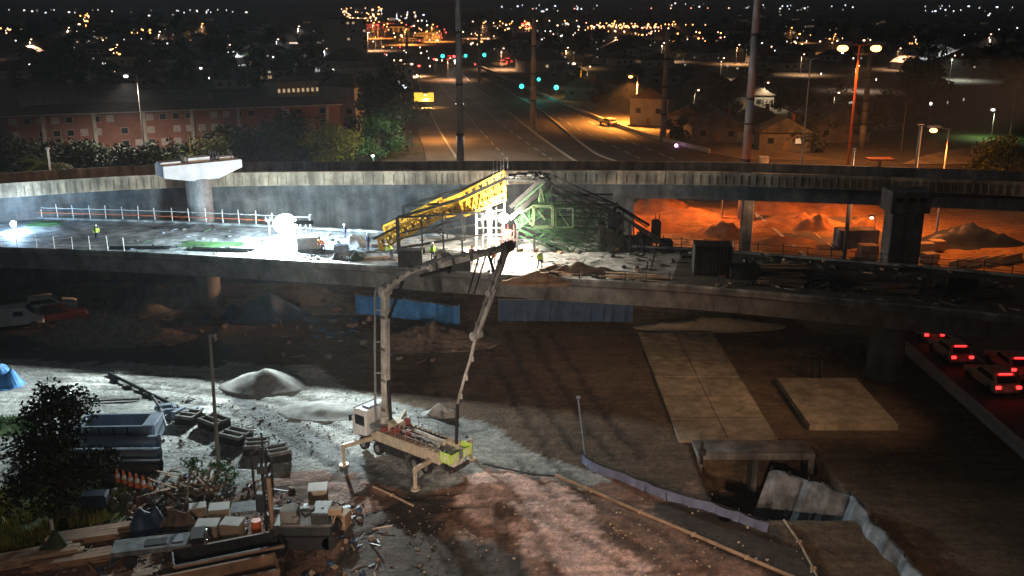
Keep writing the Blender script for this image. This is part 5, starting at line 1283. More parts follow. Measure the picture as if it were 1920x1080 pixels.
# timber stacks
def planks(px, py, L_, n, rz, m, lab, w=.3):
    mb = MB()
    for i in range(n):
        mb.box((rnd.uniform(-.5,.5), (i%4-1.5)*w*1.05, .1+(i//4)*.14), (L_*rnd.uniform(.75,1), w, .12), rnd.uniform(-.04,.04))
    o = mb.build('timber_stack', M[m], loc=gp(px,py), rz=rz); tag(o, lab, 'timber')
planks(165, 1010, 5.0, 12, R(17), 'wood', 'reddish planks stacked left of the tarpaulin bundle')
planks(60, 1050, 5.5, 14, R(20), 'woodl', 'pale planks stacked nearest to the lower left corner', .32)
planks(140, 1052, 5.0, 10, R(18), 'wood', 'reddish planks stacked between pale planks and white trailer', .3)
planks(250, 1085, 3.2, 5, R(20), 'woodl', 'few pale boards below the white trailer')
planks(320, 1065, 1.6, 3, R(-50), 'woodl', 'short pale board leaning by the trailer wheel')
heap('bush_heap', 105, 1040, 1.4, 1.0, 1.2, 'leafd', 'dark scrub clump on the planks by the lower left corner', 'scrub', seed=44, rough=.9)
o = MB(gp(100,1003)).tube(gp(100,1003), gp(100,1003)+Vector((0,0,1.0)), .1, n=8).tube(gp(100,1003), gp(100,1003)+Vector((0,0,.2)), .2, n=8).build('post', M['concl']); tag(o, 'short white post in the grass below the tall dark tree', 'post')
# big skips
def skip(px, py, L_, W_, H_, rz, lab, m='dark'):
    r = empty('skip', gp(px,py), rz, lab, 'skip')
    mb = MB(); t_=.12
    mb.box((0,-W_/2,H_/2),(L_,t_,H_)); mb.box((0,W_/2,H_/2),(L_,t_,H_)); mb.box((-L_/2,0,H_/2),(t_,W_-t_*1.1,H_)); mb.box((L_/2,0,H_/2),(t_,W_-t_*1.1,H_)); mb.box((0,0,.1),(L_-.2,W_-.2,.12))
    mb.build('shell', M[m], r, bevel=.02)
    mb = MB(); mb.box((0,-W_/2-.08,H_-.08),(L_+.1,.16,.14)); mb.box((0,W_/2+.08,H_-.08),(L_+.1,.16,.14)); mb.build('rim', M['wood'], r)
    mb = MB()
    for i in range(6): mb.box((-L_/2+L_*(i+.5)/6,-W_/2-.1,H_/2),(.12,.1,H_*.9))
    mb.box((0,-W_/2-.07,.2),(L_,.05,.1)); mb.build('rib', M[m], r)
skip(430, 1055, 6.0, 1.6, 1.0, R(22), 'long dark open skip between the blocks and the drilling rig')
skip(400, 1110, 7.0, 1.6, 1.1, R(22), 'long brown open skip cut off by the lower frame edge', 'wood')
def debris(name, pts, n_, mats_, smin, smax, lab, z=0):
    P_ = [tuple(gp(a, b_, z)[:2]) for a, b_ in pts]; mb = MB(); k_ = 0
    x0, x1 = min(p[0] for p in P_), max(p[0] for p in P_); y0, y1 = min(p[1] for p in P_), max(p[1] for p in P_)
    while k_ < n_:
        x, y = rnd.uniform(x0,x1), rnd.uniform(y0,y1)
        if not inpoly(x, y, P_) or nz(x, y, .6, 17) < -.15: continue
        k_ += 1; s_ = rnd.uniform(smin, smax); t_ = rnd.random()
        if t_ < .45: a = rnd.uniform(0,6.3); mb.bar((x,y,z+s_*.1), (x+math.cos(a)*s_*2.2, y+math.sin(a)*s_*2.2, z+s_*rnd.uniform(.1,.7)), s_*.22, .05, m=rnd.randrange(len(mats_)))
        elif t_ < .75: mb.box((x,y,z+s_*.15), (s_,s_*rnd.uniform(.4,1),s_*rnd.uniform(.1,.5)), rnd.uniform(0,3), m=rnd.randrange(len(mats_)))
        else: mb.ball((x,y,z+s_*.1), s_*.45, seg=6, j=.35, m=rnd.randrange(len(mats_)))
    tag(mb.build(name, [M[m_] for m_ in mats_]), lab, 'debris', kind='stuff')
debris('debris', [(180,880),(420,880),(700,960),(720,1080),(560,1100),(60,1100),(0,1040),(240,980)], 420, ['wood','concd','dark','rubble','bluet','woodl'], .15, .55, 'litter of broken timber, stones and scrap around the drilling rig and planks')
debris('debris', [(300,740),(470,760),(560,860),(420,880),(300,850)], 90, ['concd','dark','rubble'], .1, .35, 'litter of stones and scrap between the precast units')
debris('debris', [(560,438),(760,440),(960,500),(960,520),(560,488)], 170, ['dark','bluegrey','wood','concd','black'], .15, .55, 'litter of formwork and scrap strewn over the glaring deck', DZ+.03)
debris('debris', [(960,440),(1300,470),(1900,520),(1900,590),(1300,536),(960,515)], 260, ['dark','wood','concd','black'], .2, .7, 'litter of formwork and scrap strewn over the unlit deck', DZ+.03)
debris('debris', [(210,425),(540,425),(540,482),(210,470)], 70, ['dark','bluegrey','concd','leafg'], .12, .4, 'litter of small pieces on the deck left of the balloon light', DZ+.03)
debris('debris', [(60,560),(640,560),(860,620),(860,680),(60,660)], 260, ['rubble','concd','wood','bluet'], .2, .8, 'litter of stones and scrap in the dark under the nearer bridge')
# drilling rig
rg = empty('drilling_rig', gp(506, 1010), 0, 'dark drilling rig with a tall slim mast in the crowded corner of the yard', 'drilling rig')
H_ = dp(506, 812, gp(506,1010).y).z
mb = MB()
for x in (-.14,.14):
    for y in (-.14,.14): mb.tube((x,y,0),(x,y,H_*.86),.05,n=6)
for i in range(16):
    z = i*H_*.86/16; s_ = 1 if i%2 else -1; mb.bar((-.14*s_,-.14,z),(.14*s_,-.14,z+H_*.86/16),.04); mb.bar((-.14,.14*s_,z),(-.14,-.14*s_,z+H_*.86/16),.04)
mb.tube((0,0,H_*.8),(0,0,H_),.06); mb.build('mast', M['dark'], rg)
mb = MB(); mb.path([(-.2,0,H_*.85),(-.75,.1,H_*.8),(-.7,.1,H_*.45),(-.35,.1,H_*.3)],.07); mb.path([(.2,0,H_*.8),(.45,.1,H_*.75),(.4,.1,H_*.4)],.06); mb.build('hose', M['black'], rg)
mb = MB(); mb.box((0,-.1,H_*.68),(.7,.6,.5)); mb.box((.15,0,H_*.55),(.45,.5,.9)); mb.box((-.4,.1,H_*.35),(.5,.5,1.2)); mb.build('drill_head', M['dark'], rg, bevel=.06)
MB().tube((.28,-.2,.3),(.28,-.2,H_*.6),.14,n=10).build('auger', M['wood'], rg)
mb = MB(); mb.box((2.2,-.1,1.0),(3.4,1.9,.9)); mb.box((3.3,-.1,1.8),(1.1,1.6,.8)); mb.build('engine_body', M['dark'], rg, bevel=.08)
mb = MB(); mb.box((1.4,-.3,1.8),(1.0,1.0,.9)); mb.build('operator_cab', M['concd'], rg, bevel=.06)
for y in (-1.1,.9):
    mb = MB(); mb.tube((.8,y-.2,.42),(.8,y+.2,.42),.42,n=14); mb.tube((3.8,y-.2,.42),(3.8,y+.2,.42),.42,n=14); mb.box((2.3,y,.42),(3.0,.4,.84)); mb.build('track', M['black'], rg)
mb = MB()
for i in range(14): mb.box((rnd.uniform(1.0,3.9), rnd.uniform(-.9,.7), 1.55+rnd.uniform(0,.7)), (rnd.uniform(.15,.5),)*2+(rnd.uniform(.1,.4),), rnd.uniform(0,3))
mb.box((2.5,-.1,1.5),(3.0,1.9,.1)); mb.build('fitting', M['concd'], rg)
mb = MB(); mb.bar((.2,0,1.9),(3.4,-.1,2.1),.25); mb.bar((.2,.0,.5),(1.2,-.1,.9),.4); mb.build('stay', M['dark'], rg)
mb = MB(); mb.tube((4.0,-.7,1.4),(4.3,-.7,2.4),.06); mb.box((4.2,-.7,2.3),(.8,.5,.35)); mb.build('control_stand', M['wood'], rg)

# ------------------------------------------------------------------ buildings
def block_building(A, B, depth, h, wallm, label, rows, roofh=1.6, nwin=18, lit=0, winm='winb', pil=0, over=.6, name='apartment_building', keep=.6, ends=True):
    d = (B-A); L_ = d.length; rz = math.atan2(d.y, d.x); r = empty(name, A, rz, label, 'building')
    MB().box((L_/2, depth/2, h/2-.15),(L_, depth, h+.3)).build('wall', M[wallm], r)
    mb = MB(); o_ = over
    mb.add([(-o_,-o_,h),(L_+o_,-o_,h),(L_+o_,depth+o_,h),(-o_,depth+o_,h),(depth*.4,depth/2,h+roofh),(L_-depth*.4,depth/2,h+roofh),(-o_,-o_,h+.18),(L_+o_,-o_,h+.18),(L_+o_,depth+o_,h+.18),(-o_,depth+o_,h+.18)],
           [(3,2,1,0),(0,1,7,6),(1,2,8,7),(2,3,9,8),(3,0,6,9),(6,7,5,4),(7,8,5),(8,9,4,5),(9,6,4)])
    mb.build('roof', M['roof'], r)
    MB().box((L_/2,-o_-.08,h+.05),(L_+2*o_,.14,.22)).build('gutter', M['concl'], r)
    k_ = 0
    for j in range(rows):
        zc = h*(j+.55)/rows
        for i in range(nwin):
            if k_ >= 60 or rnd.random() > keep: continue
            x = L_*(i+.5)/nwin; k_ += 1
            w_ = min(1.6, L_/nwin*.5)
            fr_ = MB().box((x,-.04,zc),(w_+.2,.1,1.45)).build('window', M['plaster'], r)
            MB().box((x,-.1,zc),(w_,.04,1.2)).build('pane', E['winl'] if rnd.random() < lit else M[winm if rnd.random() < .55 else 'glass'], fr_)
    for i in range(pil):
        x = L_*(i+.7)/pil; MB().box((x,-.25,h/2),(.7,.5,h-.1)).build('pilaster', M['plaster'], r)
    return r
block_building(gp(20,292), gp(640,262), 12, 8.2, 'brick', 'long dark red brick apartment block with pale window panes', 3, nwin=26, pil=7, keep=.75)
bb = gp(640,258)
block_building(Vector((bb.x-6, bb.y+6, 0)), Vector((bb.x+3.4, bb.y+1.5, 0)), 9, 11.5, 'plaster', 'pinkish gable fronted house at the end of the brick block', 3, nwin=3, name='house', roofh=3)
block_building(gp(40,232), gp(400,222), 12, 8.0, 'plaster', 'second long dark block behind the brick block', 2, nwin=12, keep=.3)
g2 = gp(520,190); block_building(g2, gp(600,186), 10, 6, 'plaster', 'low hall with a row of lit windows behind the brick block', 1, nwin=9, lit=1, keep=1, name='hall')
block_building(gp(650,170), gp(775,165), 14, 8, 'plaster', 'pale flat building left of the highway', 2, nwin=10, lit=.2, name='shop_building', roofh=.6)
block_building(gp(640,112), gp(690,110), 20, 22, 'plaster', 'tall pale tower block left of the highway', 5, nwin=5, lit=.3, name='tower_building', roofh=.5)
# right side houses
def house(px, py, w_, d_, h, wallm, label, rz=0, lit=0, group=None, roofm='roof'):
    p = gp(px, py); r = empty('house', p, rz, label, 'house', group)
    MB().box((0,0,h/2-.1),(w_,d_,h+.2)).build('wall', M[wallm], r)
    mb = MB(); rh = w_*.28; mb.extr([(-w_/2-.5,h),(0,h+rh),(w_/2+.5,h)], -d_/2-.4, d_/2+.4); mb.build('roof', M[roofm], r)
    for x in (-w_*.28, w_*.25):
        fr_ = MB().box((x,-d_/2-.03,h*.55),(1.4,.1,1.3)).build('window', M['concd'], r); MB().box((x,-d_/2-.1,h*.55),(1.25,.04,1.15)).build('pane', E['winl'] if lit and x > 0 else M['glass'], fr_)
    MB().box((0,-d_/2-.05,1.0),(1.0,.1,2.1)).build('door', M['wood'], r)
    MB().box((w_*.2,d_*.1,h+rh*.7),(.7,.7,rh*.9)).build('chimney', M['brick'], r)
    return r
house(1222, 232, 10, 9, 7.0, 'plaster', 'two storey house glowing orange beside the orange street lamp', R(-20))
HS = [(1290,240,9,8,3.4,-.3,'right behind the orange glowing house'),(1345,262,12,8,3.6,-.2,'with a long pale wall left of the thickest mast'),(1420,250,12,8,3.2,.1,'just behind the thickest mast'),(1465,278,11,8,4,-.1,'right of the thickest mast'),(1560,262,14,9,4.2,.15,'behind the pale unlit lamp post'),(1590,245,10,7,4.5,.5,'with a pale gable left of the twin headed lamp'),
      (1100,185,12,9,4,-.5,'behind the green traffic signals'),(1170,178,12,9,4,-.5,'left of the orange street lamp'),(1330,180,16,10,4,.1,'with the broad dim roof behind the first row'),(1390,200,18,10,4,-.1,'with the widest pale roof behind the first row'),(1060,150,12,9,4,-.4,'beyond the nearer junction'),(1240,160,13,9,4,.2,'with the lit strip over its roof')]
for x,y,w_,d_,h_,rz,l_ in HS: house(x,y,w_,d_,h_,'hwall','low suburban house '+l_, rz, lit=rnd.random()<.3, group='low houses right of the highway', roofm=rnd.choice(['roof','concd','roof']))
for k_,(x,y,h_,r_) in enumerate(((1270,262,5,4),(1310,236,6,4),(1372,240,6,5),(1440,262,5,4),(1500,280,7,5),(1535,262,6,5),(1620,262,8,6),(1130,190,6,5),(1080,170,7,5),(1210,200,6,5),(1350,205,8,6),(1480,225,9,7),(1660,240,9,7),(1180,160,8,6),(1300,165,8,6),(1420,180,9,7),(1560,215,9,8),(1700,225,9,7))):
    tree(gp(x,y), h_, r_, 'leafd', 'dark garden tree among the low houses, '+('by the orange glowing house' if x < 1280 else 'close to the thickest mast' if x < 1520 else 'towards the lit lawn'), 'garden trees among the low houses', n=900, s=.9, clumps=12, low=.12)
# boundary wall of the lit compound
mbw = []
fence('boundary_wall', [(1262,246),(1340,262),(1420,272)], 2.4, 'plaster', 'pale boundary wall in front of the low houses', pm='plaster', n=8, sag=0)
fence('park_fence', [(1560,262),(1660,250),(1780,228),(1900,206)], 1.4, 'steel', 'light post fence along the upper edge of the lit lawn', n=9, panel=False, rails=(.5,1))
# yellow sign by the road
sg = dp(795, 182, 300); r = empty('roadside_sign', (sg.x,300,0), 0, 'glowing yellow rectangular sign on posts beside the highway', 'sign')
MB().box((0,0,sg.z),(6.3,.5,3.0)).build('frame', M['dark'], r); MB().box((0,-.28,sg.z),(6.0,.06,2.7)).build('panel', E['sign'], r)
for x in (-2,2): MB().tube((x,0,-.1),(x,0,sg.z-1.5),.15).build('post', M['pole'], r)
lamp('lamp', (sg.x,298,sg.z-3.5), 5000, (1,.5,.08), .6); lamp('lamp', dp(825,255,225)+Vector((0,0,7)), 8500, (1,.42,.1), .6)
# bright bluish floodlight
fl = dp(752, 156, 330); r = empty('floodlight', (fl.x,330,0), 0, 'bluish white floodlights on a pole behind the tallest dark tree', 'floodlight')
MB().tube((0,0,-.1),(0,0,fl.z),.18).build('pole', M['pole'], r)
for i in range(4): MB().box((-.9+i*.75,-.2,fl.z+.9-i*.75),(.8,.3,.6)).build('lamp_box', E['wsign'], r)
# shopfronts in the far centre
for k_, (x,y,w_,h_,e_,l_) in enumerate(((700,52,26,8,'rsign','glowing red shopfront'),(745,58,26,8,'osign','wide orange lit shopfront beside the red one'),(735,34,16,6,'winl','pale lit shopfront behind the orange one'),(800,70,24,7,'osign','orange lit forecourt right of the red shopfront'),(765,74,22,4,'osign','low orange lit shopfront nearest to the highway'),(670,35,36,7,'winl','long warm lit shopfront farthest left'),(715,40,40,3,'rsign','thin red lit canopy behind the red shopfront'))):
    p = gp(x, y+6); Y = p.y; r = empty('shop_building', (p.x, Y, 0), rnd.uniform(-.2,.2), l_+' at the far end of the highway', 'shop')
    MB().box((0,5,h_/2),(w_,10,h_)).build('wall', M['plaster'], r); MB().box((0,5,h_+.3),(w_+1,11,.5)).build('roof', M['roof'], r)
    mb = MB(); nn = int(w_/2.5)
    for i in range(nn): 
        if rnd.random() < .75: mb.box((-w_/2+w_*(i+.5)/nn,-.15,h_*rnd.uniform(.35,.6)),(w_/nn*rnd.uniform(.5,.9),.2,h_*rnd.uniform(.25,.6)))
    mb.build('lit_front', E[e_], r)
    MB().box((0,-.3,h_*.86),(w_*.6,.2,h_*.16)).build('fascia', E[e_], r)

# ------------------------------------------------------------------ far suburb: houses, trees, lamps
def hmesh(w_, d_, h, roofm, wallm):
    mb = MB(); mb.box((0,0,h/2),(w_,d_,h),m=0); mb.extr([(-w_/2-.5,h),(0,h+w_*.25),(w_/2+.5,h)],-d_/2-.5,d_/2+.5,m=1)
    for x in (-w_*.3,0,w_*.3): mb.box((x,-d_/2-.05,h*.5),(1.3,.1,1.2),m=2)
    return mb
HP = []
for k_, a in enumerate(((12,9,3.4),(15,10,3.6),(10,10,6.2),(22,12,5))):
    for lit in (0, 1): HP.append(hmesh(*a,0,0).build('house', [M['plaster'], M['roof' if k_ % 2 else 'concd'], E['winl'] if lit else M['glass']]))
for o in HP: tag(o, 'small dim house in the far dark suburb', 'house', 'houses of the far suburb')
fst = set(); cnt = 0
for i in range(900):
    if cnt >= 210: break
    px = rnd.uniform(-20, 1940); py = 22+(rnd.random()**1.4)*150
    onroad = abs(px-(700+ (py-50)*1.5)) < 60+py*.8
    if onroad and py > 60: continue
    if px < 700 and py > 165: continue
    if px > 900 and py > 135: continue
    if 640 < px < 850 and py < 95: continue
    p = gp(px, py); lit = 1 if rnd.random() < .16 else 0; idx = rnd.randrange(4)*2+lit
    if idx not in fst: fst.add(idx); HP[idx].location = p; HP[idx].rotation_euler.z = rnd.uniform(-.6,.6)
    else:
        o = HP[idx].copy(); COL.objects.link(o); o.location = p; o.rotation_euler.z = rnd.uniform(-.6,.6)
    cnt += 1
TP = []
for k_ in range(4):
    mb = MB(); mb.tube((0,0,-.2),(0,0,5),.35,.2,n=6,m=1)
    for j in range(9): leafmesh(mb, (rnd.uniform(-2.6,2.6),rnd.uniform(-2.6,2.6),rnd.uniform(2.5,7.5)), 2.0, 34, 1.3)
    o = mb.build('tree', [M['leafd' if k_ < 3 else 'leaf'], M['bark']]); tag(o, 'dark round tree in the far dark suburb', 'tree', 'trees of the far suburb'); TP.append(o)
usd = set(); cnt = 0
for i in range(1400):
    if cnt >= 260: break
    px = rnd.uniform(-20, 1940); py = 20+(rnd.random()**1.1)*170
    if abs(px-(700+(py-50)*1.5)) < 60+py*.75 and py > 55: continue
    if px < 700 and py > 185: continue
    if 890 < px < 1700 and py > 120: continue
    if 640 < px < 850 and py < 100: continue
    p = gp(px, py); s_ = rnd.uniform(.8,1.7); k_ = rnd.randrange(4); o = TP[k_]
    if k_ in usd: o = TP[k_].copy(); COL.objects.link(o)
    usd.add(k_); o.location = p; o.rotation_euler.z = rnd.uniform(0,6); o.scale = (s_,s_,s_*rnd.uniform(.8,1.2)); cnt += 1
# wooded mass far off
mb = MB()
for i in range(1500):
    px = rnd.uniform(-60,1980); py = 9+rnd.random()**1.5*60
    if 640 < px < 860 and py < 100 and py > 14: continue
    p = gp(px, py, 0); leafmesh(mb, p+Vector((0,0,1.8)), 6, 9, 5, (1.6,1.6,.35))
tag(mb.build('far_woodland', M['leafd']), 'dark mass of far off treetops between the city lights', 'woodland', kind='stuff')
# city lamps
KL = {}
def lampmesh(e):
    mb = MB(); mb.ball((0,0,7),.42,seg=8,m=0); mb.tube((0,0,-.1),(0,0,6.7),.09,n=5,m=1); mb.box((0,.2,7.3),(.5,.7,.12),m=1)
    return mb.build('street_lamp', [E[e], M['pole']])
CN = dict(pinko='pinkish orange', winl='soft warm', warm='warm white', orange='orange', white='white', cool='cool white', red='red', dim='dim', pink='pink')
CL = [ # x0,x1,y0,y1,n,colours
 (-10,160,17,24,9,['dim','white']),(330,470,17,24,12,['white','cool']),(150,330,14,40,8,['dim','white']),
 (148,166,24,52,7,['orange','warm']),(0,52,52,62,5,['orange','warm']),(245,290,55,62,5,['orange']),(200,226,92,102,4,['orange','warm']),(0,300,60,140,14,['dim','white','dim','warm']),(300,640,40,150,16,['dim','dim','white']),
 (640,720,12,46,26,['warm','orange','warm','winl']),(700,800,20,40,12,['warm','white','cool']),(650,700,70,90,4,['white']),
 (690,880,46,76,16,['orange','red','orange','warm']),(700,900,88,128,12,['warm','white','red','dim']),
 (915,960,42,58,9,['orange','warm']),(975,1000,38,56,8,['orange','red','warm']),(880,935,62,84,6,['warm','orange']),(1000,1100,40,76,12,['warm','dim','white']),
 (1100,1240,46,54,34,['orange','warm','orange','pinko']),(1140,1240,58,66,8,['orange','warm']),(1250,1360,52,78,9,['orange','pinko','warm']),(1000,1440,68,130,14,['dim','dim','white']),
 (940,1120,8,22,12,['white','cool']),(1240,1320,6,14,6,['dim','white']),(1400,1600,8,22,14,['white','cool','dim']),(1720,1900,8,22,14,['cool','white','dim']),
 (1450,1560,56,86,8,['orange','warm','dim']),(1560,1720,68,84,8,['orange','warm']),(1440,1930,24,110,14,['white','dim','dim','cool']),(1530,1920,100,200,10,['dim','dim','white'])]
for x0,x1,y0,y1,n_,cols in CL:
    for i in range(int(n_*(1.9 if cols[0] in ('orange','warm') else 1.3))):
        e = rnd.choice(cols); px = rnd.uniform(x0,x1); py = rnd.uniform(y0,y1)
        d = ray(px, py); tn = -d.z/d.y
        s_ = 1.0; Y = (CH-7)/max(tn, 1e-4)
        if Y > 560: Y = CH/(tn+7/560.); s_ = Y/560.
        X = d.x/d.y*Y; s2 = s_*(.4+1.5*rnd.random()**2.2)
        key = e
        if key not in KL: KL[key] = o = lampmesh(e); 
        else: o = KL[key].copy(); COL.objects.link(o)
        o.location = (X, Y, 0); o.scale = (s2, s2, s_)
        tag(o, CN[e]+' point of light on a post in the far suburb', 'street lamp', CN[e]+' street lamps of the far suburb')
def row(x0, y0, x1, y1, n_, cols, drop=.2, side='a street'):
    a, b_ = gp(x0, y0), gp(x1, y1)
    for i in range(n_):
        if rnd.random() < drop: continue
        p = a.lerp(b_, i/(n_-1)) + Vector((rnd.uniform(-4,4), rnd.uniform(-6,6), 0)); e = rnd.choice(cols)
        if e not in KL: KL[e] = o = lampmesh(e)
        else: o = KL[e].copy(); COL.objects.link(o)
        k2 = max(1, p.y/700); o.location = p; o.scale = (k2*rnd.uniform(.8,1.3),)*2 + (k2,)
        tag(o, CN[e]+' point of light on a post in the far suburb', 'street lamp', CN[e]+' street lamps of the far suburb')
row(705,112,650,40,16,['orange','warm','warm'],0); row(790,112,690,44,14,['orange','warm'],0); row(860,98,760,62,8,['orange','red'],.1)
row(1095,62,1320,66,16,['pinko','orange'],.05); row(-20,82,330,74,12,['warm','dim'],.4); row(930,95,1080,150,7,['warm','dim'],.2); row(1120,100,1500,112,10,['dim','warm'],.4); row(1530,96,1900,80,10,['dim','white'],.4)
row(880,60,1080,58,9,['orange','warm'],.1); row(960,36,1500,34,16,['warm','pinko','dim'],.3)
for x,y,z,P_,c_ in ((700,72,14,260000,(1,.3,.06)),(690,95,12,120000,(1,.5,.25)),(760,84,12,150000,(1,.35,.08)),(655,60,16,260000,(1,.55,.3)),(810,78,14,200000,(1,.35,.06)),(905,72,14,180000,(1,.45,.2)),(1150,66,14,220000,(1,.35,.12)),(1260,68,14,220000,(1,.35,.12)),(985,70,12,150000,(1,.35,.15)),(1480,80,12,120000,(1,.4,.12)),
    (300,92,12,70000,(1,.6,.4)),(130,80,12,90000,(1,.6,.4)),(430,120,10,40000,(.9,.95,1)),(520,105,10,60000,(.9,.95,1)),(1060,128,10,40000,(1,.55,.2)),(940,130,10,50000,(1,.5,.25)),(1350,150,9,16000,(1,.7,.4)),(1430,205,8,5000,(1,.8,.5)),(1560,230,8,5000,(1,.75,.45)),(1780,150,10,20000,(.9,1,.8)),(1300,215,7,4500,(1,.75,.45)),(1380,120,10,40000,(1,.5,.2)),(1500,140,9,22000,(1,.6,.3)),(1680,130,10,26000,(1,.55,.3)),(1750,110,11,50000,(.9,.95,1)),(1850,100,12,60000,(1,.7,.5)),(1600,170,9,12000,(1,.7,.5)),(1150,105,11,60000,(1,.5,.2)),(1240,115,10,40000,(1,.6,.35)),(220,120,10,40000,(1,.55,.3)),(60,110,11,50000,(1,.6,.4)),(380,75,14,150000,(1,.45,.2)),(560,80,13,120000,(1,.8,.7)),(610,130,10,26000,(.9,.9,1)),(1560,100,12,60000,(1,.4,.12)),(840,150,9,16000,(1,.5,.25)),(1100,165,8,9000,(1,.7,.4))):
    p = gp(x, y); t_ = Vector((p.x, p.y, z)); street_lamp(p, t_, True, 'far street lamp spreading a pool of light on its street', .12, .8, 1, P_, c_, em='orange' if c_[1] < .5 else 'warm', hs=max(1.2, p.y/330), group='far street lamps with pools of light')
# the smallest lamps of the far suburb merge into one mass of lights
allk = [o for o in COL.objects if o.type == 'MESH' and o.parent is None and o.get('group','').endswith('street lamps of the far suburb')]
allk.sort(key=lambda o: o.scale.x/o.location.y, reverse=True)
rest = allk[262:]
if rest:
    mm = [E[e] for e in KL]+[M['pole']]; mb = MB()
    for o in rest:
        e = [m_.name for m_ in o.data.materials][0]; mi = [m_.name for m_ in mm].index(e)
        n0 = len(mb.v); sc_v = o.scale
        mb.v += [Vector((v.co.x*sc_v.x+o.location.x, v.co.y*sc_v.y+o.location.y, v.co.z*sc_v.z)) for v in o.data.vertices]
        for p in o.data.polygons: mb.f.append(tuple(i_+n0 for i_ in p.vertices)); mb.m.append(mi if p.material_index == 0 else len(mm)-1)
    for o in rest: bpy.data.objects.remove(o)
    tag(mb.build('city_lights', mm), 'countless tiny points of light near the horizon of the far city', 'city lights', kind='stuff')
# named small lights
for x,y,Y,e,l_ in ((1268,273,215,'pink','small pinkish lamp at the foot of the mast near the orange glowing house'),(1042,124,480,'orange','amber lamp left of the dark roofs')):
    t_ = dp(x,y,Y); r = empty('street_lamp', (t_.x,Y,0), 0, l_, 'street lamp'); MB().tube((0,0,-.1),(0,0,t_.z-.3),.08).build('pole', M['pole'], r); MB().ball((0,0,t_.z),.42,seg=10).build('lamp_glass', E[e], r)
# low ridge closing the horizon
mb = MB(); vs = []; n_ = 90
for i in range(n_+1):
    a = R(-60)+R(120)*i/n_; x, y = math.sin(a)*6000, math.cos(a)*6000
    vs += [(x,y,-2),(x,y,26+16*nz(i*.35,0)+6*nz(i*1.3,3))]
    vs += [(x*1.3,y*1.3,0)]
mb.add(vs, [f for i in range(n_) for f in ((3*i,3*i+3,3*i+4,3*i+1),(3*i+1,3*i+4,3*i+5,3*i+2))])
st(mb.build('hills', M['leafd'], smooth=True))
hz_ = MB().box((0, 2900, 59.5), (9000, 6400, 125));  # haze volume added to give the lamps a halo
hm_ = bpy.data.materials.new('haze'); hm_.use_nodes = True; t_ = hm_.node_tree; t_.nodes.clear()
ho_ = t_.nodes.new('ShaderNodeOutputMaterial'); hv_ = t_.nodes.new('ShaderNodeVolumePrincipled'); hv_.inputs['Density'].default_value = .0003
hv_.inputs['Color'].default_value = (.85,.88,.92,1); hv_.inputs['Anisotropy'].default_value = .35; t_.links.new(hv_.outputs[0], ho_.inputs['Volume'])
hz_ = hz_.build('haze', hm_); hz_['kind'] = 'stuff'; hz_['label'] = 'added thin haze giving the lamps of the city and work site a glow'; hz_['category'] = 'haze'
# light near the green lit tree, the yellow bush, the palm: garden floods on short posts
def flood(px, py, P, c, lab, dz=2.0, e='white'):
    p = gp(px, py); r = empty('garden_lamp', p, 0, lab, 'garden lamp'); MB().tube((0,0,-.1),(0,0,dz),.08).build('pole', M['pole'], r); MB().box((0,0,dz+.1),(.5,.4,.3)).build('lamp_head', E[e], r)
    lamp('lamp', p+Vector((0,-.6,dz+.3)), P, c, .3)
flood(700, 312, 450, (.35,1,.6), 'greenish garden lamp at the foot of the green lit tree')
flood(610, 330, 350, (1,.95,.45), 'yellowish garden lamp at the foot of the olive lit tree')
flood(360, 330, 700, (1,.8,.15), 'yellow garden lamp at the foot of the yellow lit tree')
lamp('lamp', gp(90, 372)+Vector((0,0,6)), 300, (1,1,.5), .3)
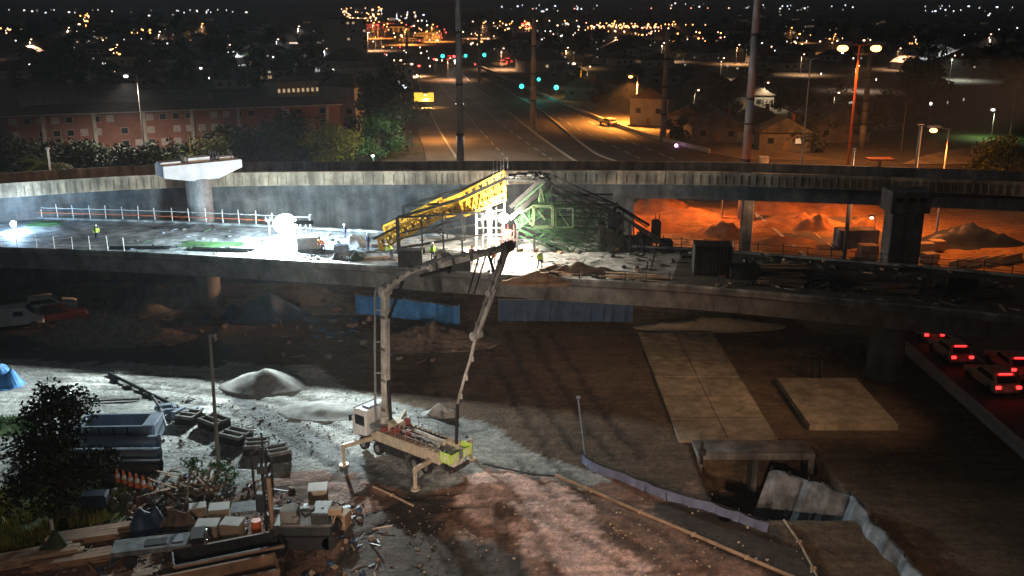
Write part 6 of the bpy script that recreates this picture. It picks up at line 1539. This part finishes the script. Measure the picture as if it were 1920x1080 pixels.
# added site floods, unseen outside of the frame, that light the foreground
for tx, ax in ((-14, -18), (4, 3)):
    r = empty('unseen_flood_tower', (tx, 14, 0), 0, 'unseen mobile flood light tower standing before the '+('yard' if tx < 0 else 'long pale pipe'), 'unseen flood tower')
    MB().tube((0,0,0),(0,0,13.9),.12).build('mast', M['steel'], r); MB().box((0,0,.6),(2,1.4,1)).build('trailer', M['yellow'], r); MB().box((0,0,14),(1.6,.3,.6)).build('lamp_box', E['warm'], r)
    fl_ = lamp('flood', (tx, 14.6, 13.8), 7500 if tx < 0 else 42000, (1,.70,.52), .4, 56, (ax, 44, 0)); fl_.data.spot_blend = 1
# added deck floodlights that brighten the yard, the deck and the truck
def added_deckflood(x, y, z, P, c, aim, cone, lab):
    r = empty('floodlight', (x, y, DZ), 0, lab, 'floodlight'); MB((x,y,DZ)).tube((x,y,DZ),(x,y,z),.05).build('mast', M['steel'], r)
    MB((x,y,DZ)).box((x,y,z+.1),(.5,.25,.35)).build('lamp_box', M['dark'], r)
    fl_ = lamp('flood', (x, y-.3, z), P, c, .2, cone, aim); fl_.data.spot_blend = .35
for k_, (ax, ay, P_) in enumerate(((-5, 67, 60000), (-17, 69, 74000), (-31, 73, 92000), (-46, 78, 115000))):
    added_deckflood(bp.x+1.3+k_*.5, 90.9, 10.5, P_*.72, (.88,.97,.93), (ax, ay, 0), 44, 'added floodlight mast beside the balloon light, '+('closest','second','third','farthest')[k_]+' of the four in its row')
added_deckflood(bp.x-1.6, 92.0, 10.6, 13000, (.70,.92,1), (-48, 96, 7.7), 60, 'added floodlight mast beside the balloon light, aimed along the dim end of the deck')
added_deckflood(cp.x-1.2, 92.6, 11.0, 9000, (1,.85,.66), (2, 66, 0), 70, 'added floodlight mast under the upper yellow girder, aimed at the truck')
fl_ = lamp('flood', (-13.4, 14.6, 14.4), 30000, (1,.86,.72), .3, 34, (-7.5, 60, 7.5)); fl_.data.spot_blend = .8  # spot added at the unseen left tower to brighten truck and boom
r = empty('unseen_flood_tower', (24, 13, 0), 0, 'added unseen flood light tower standing before the retaining wall', 'unseen flood tower')  # unseen tower added to brighten the brown ground on the right
MB().tube((0,0,0),(0,0,13.9),.12).build('mast', M['steel'], r); MB().box((0,0,.6),(2,1.4,1)).build('trailer', M['yellow'], r); MB().box((0,0,14),(1.6,.3,.6)).build('lamp_box', E['warm'], r)
fl_ = lamp('flood', (24, 13.6, 13.8), 19000, (1,.62,.38), .4, 50, (14, 52, -4)); fl_.data.spot_blend = 1
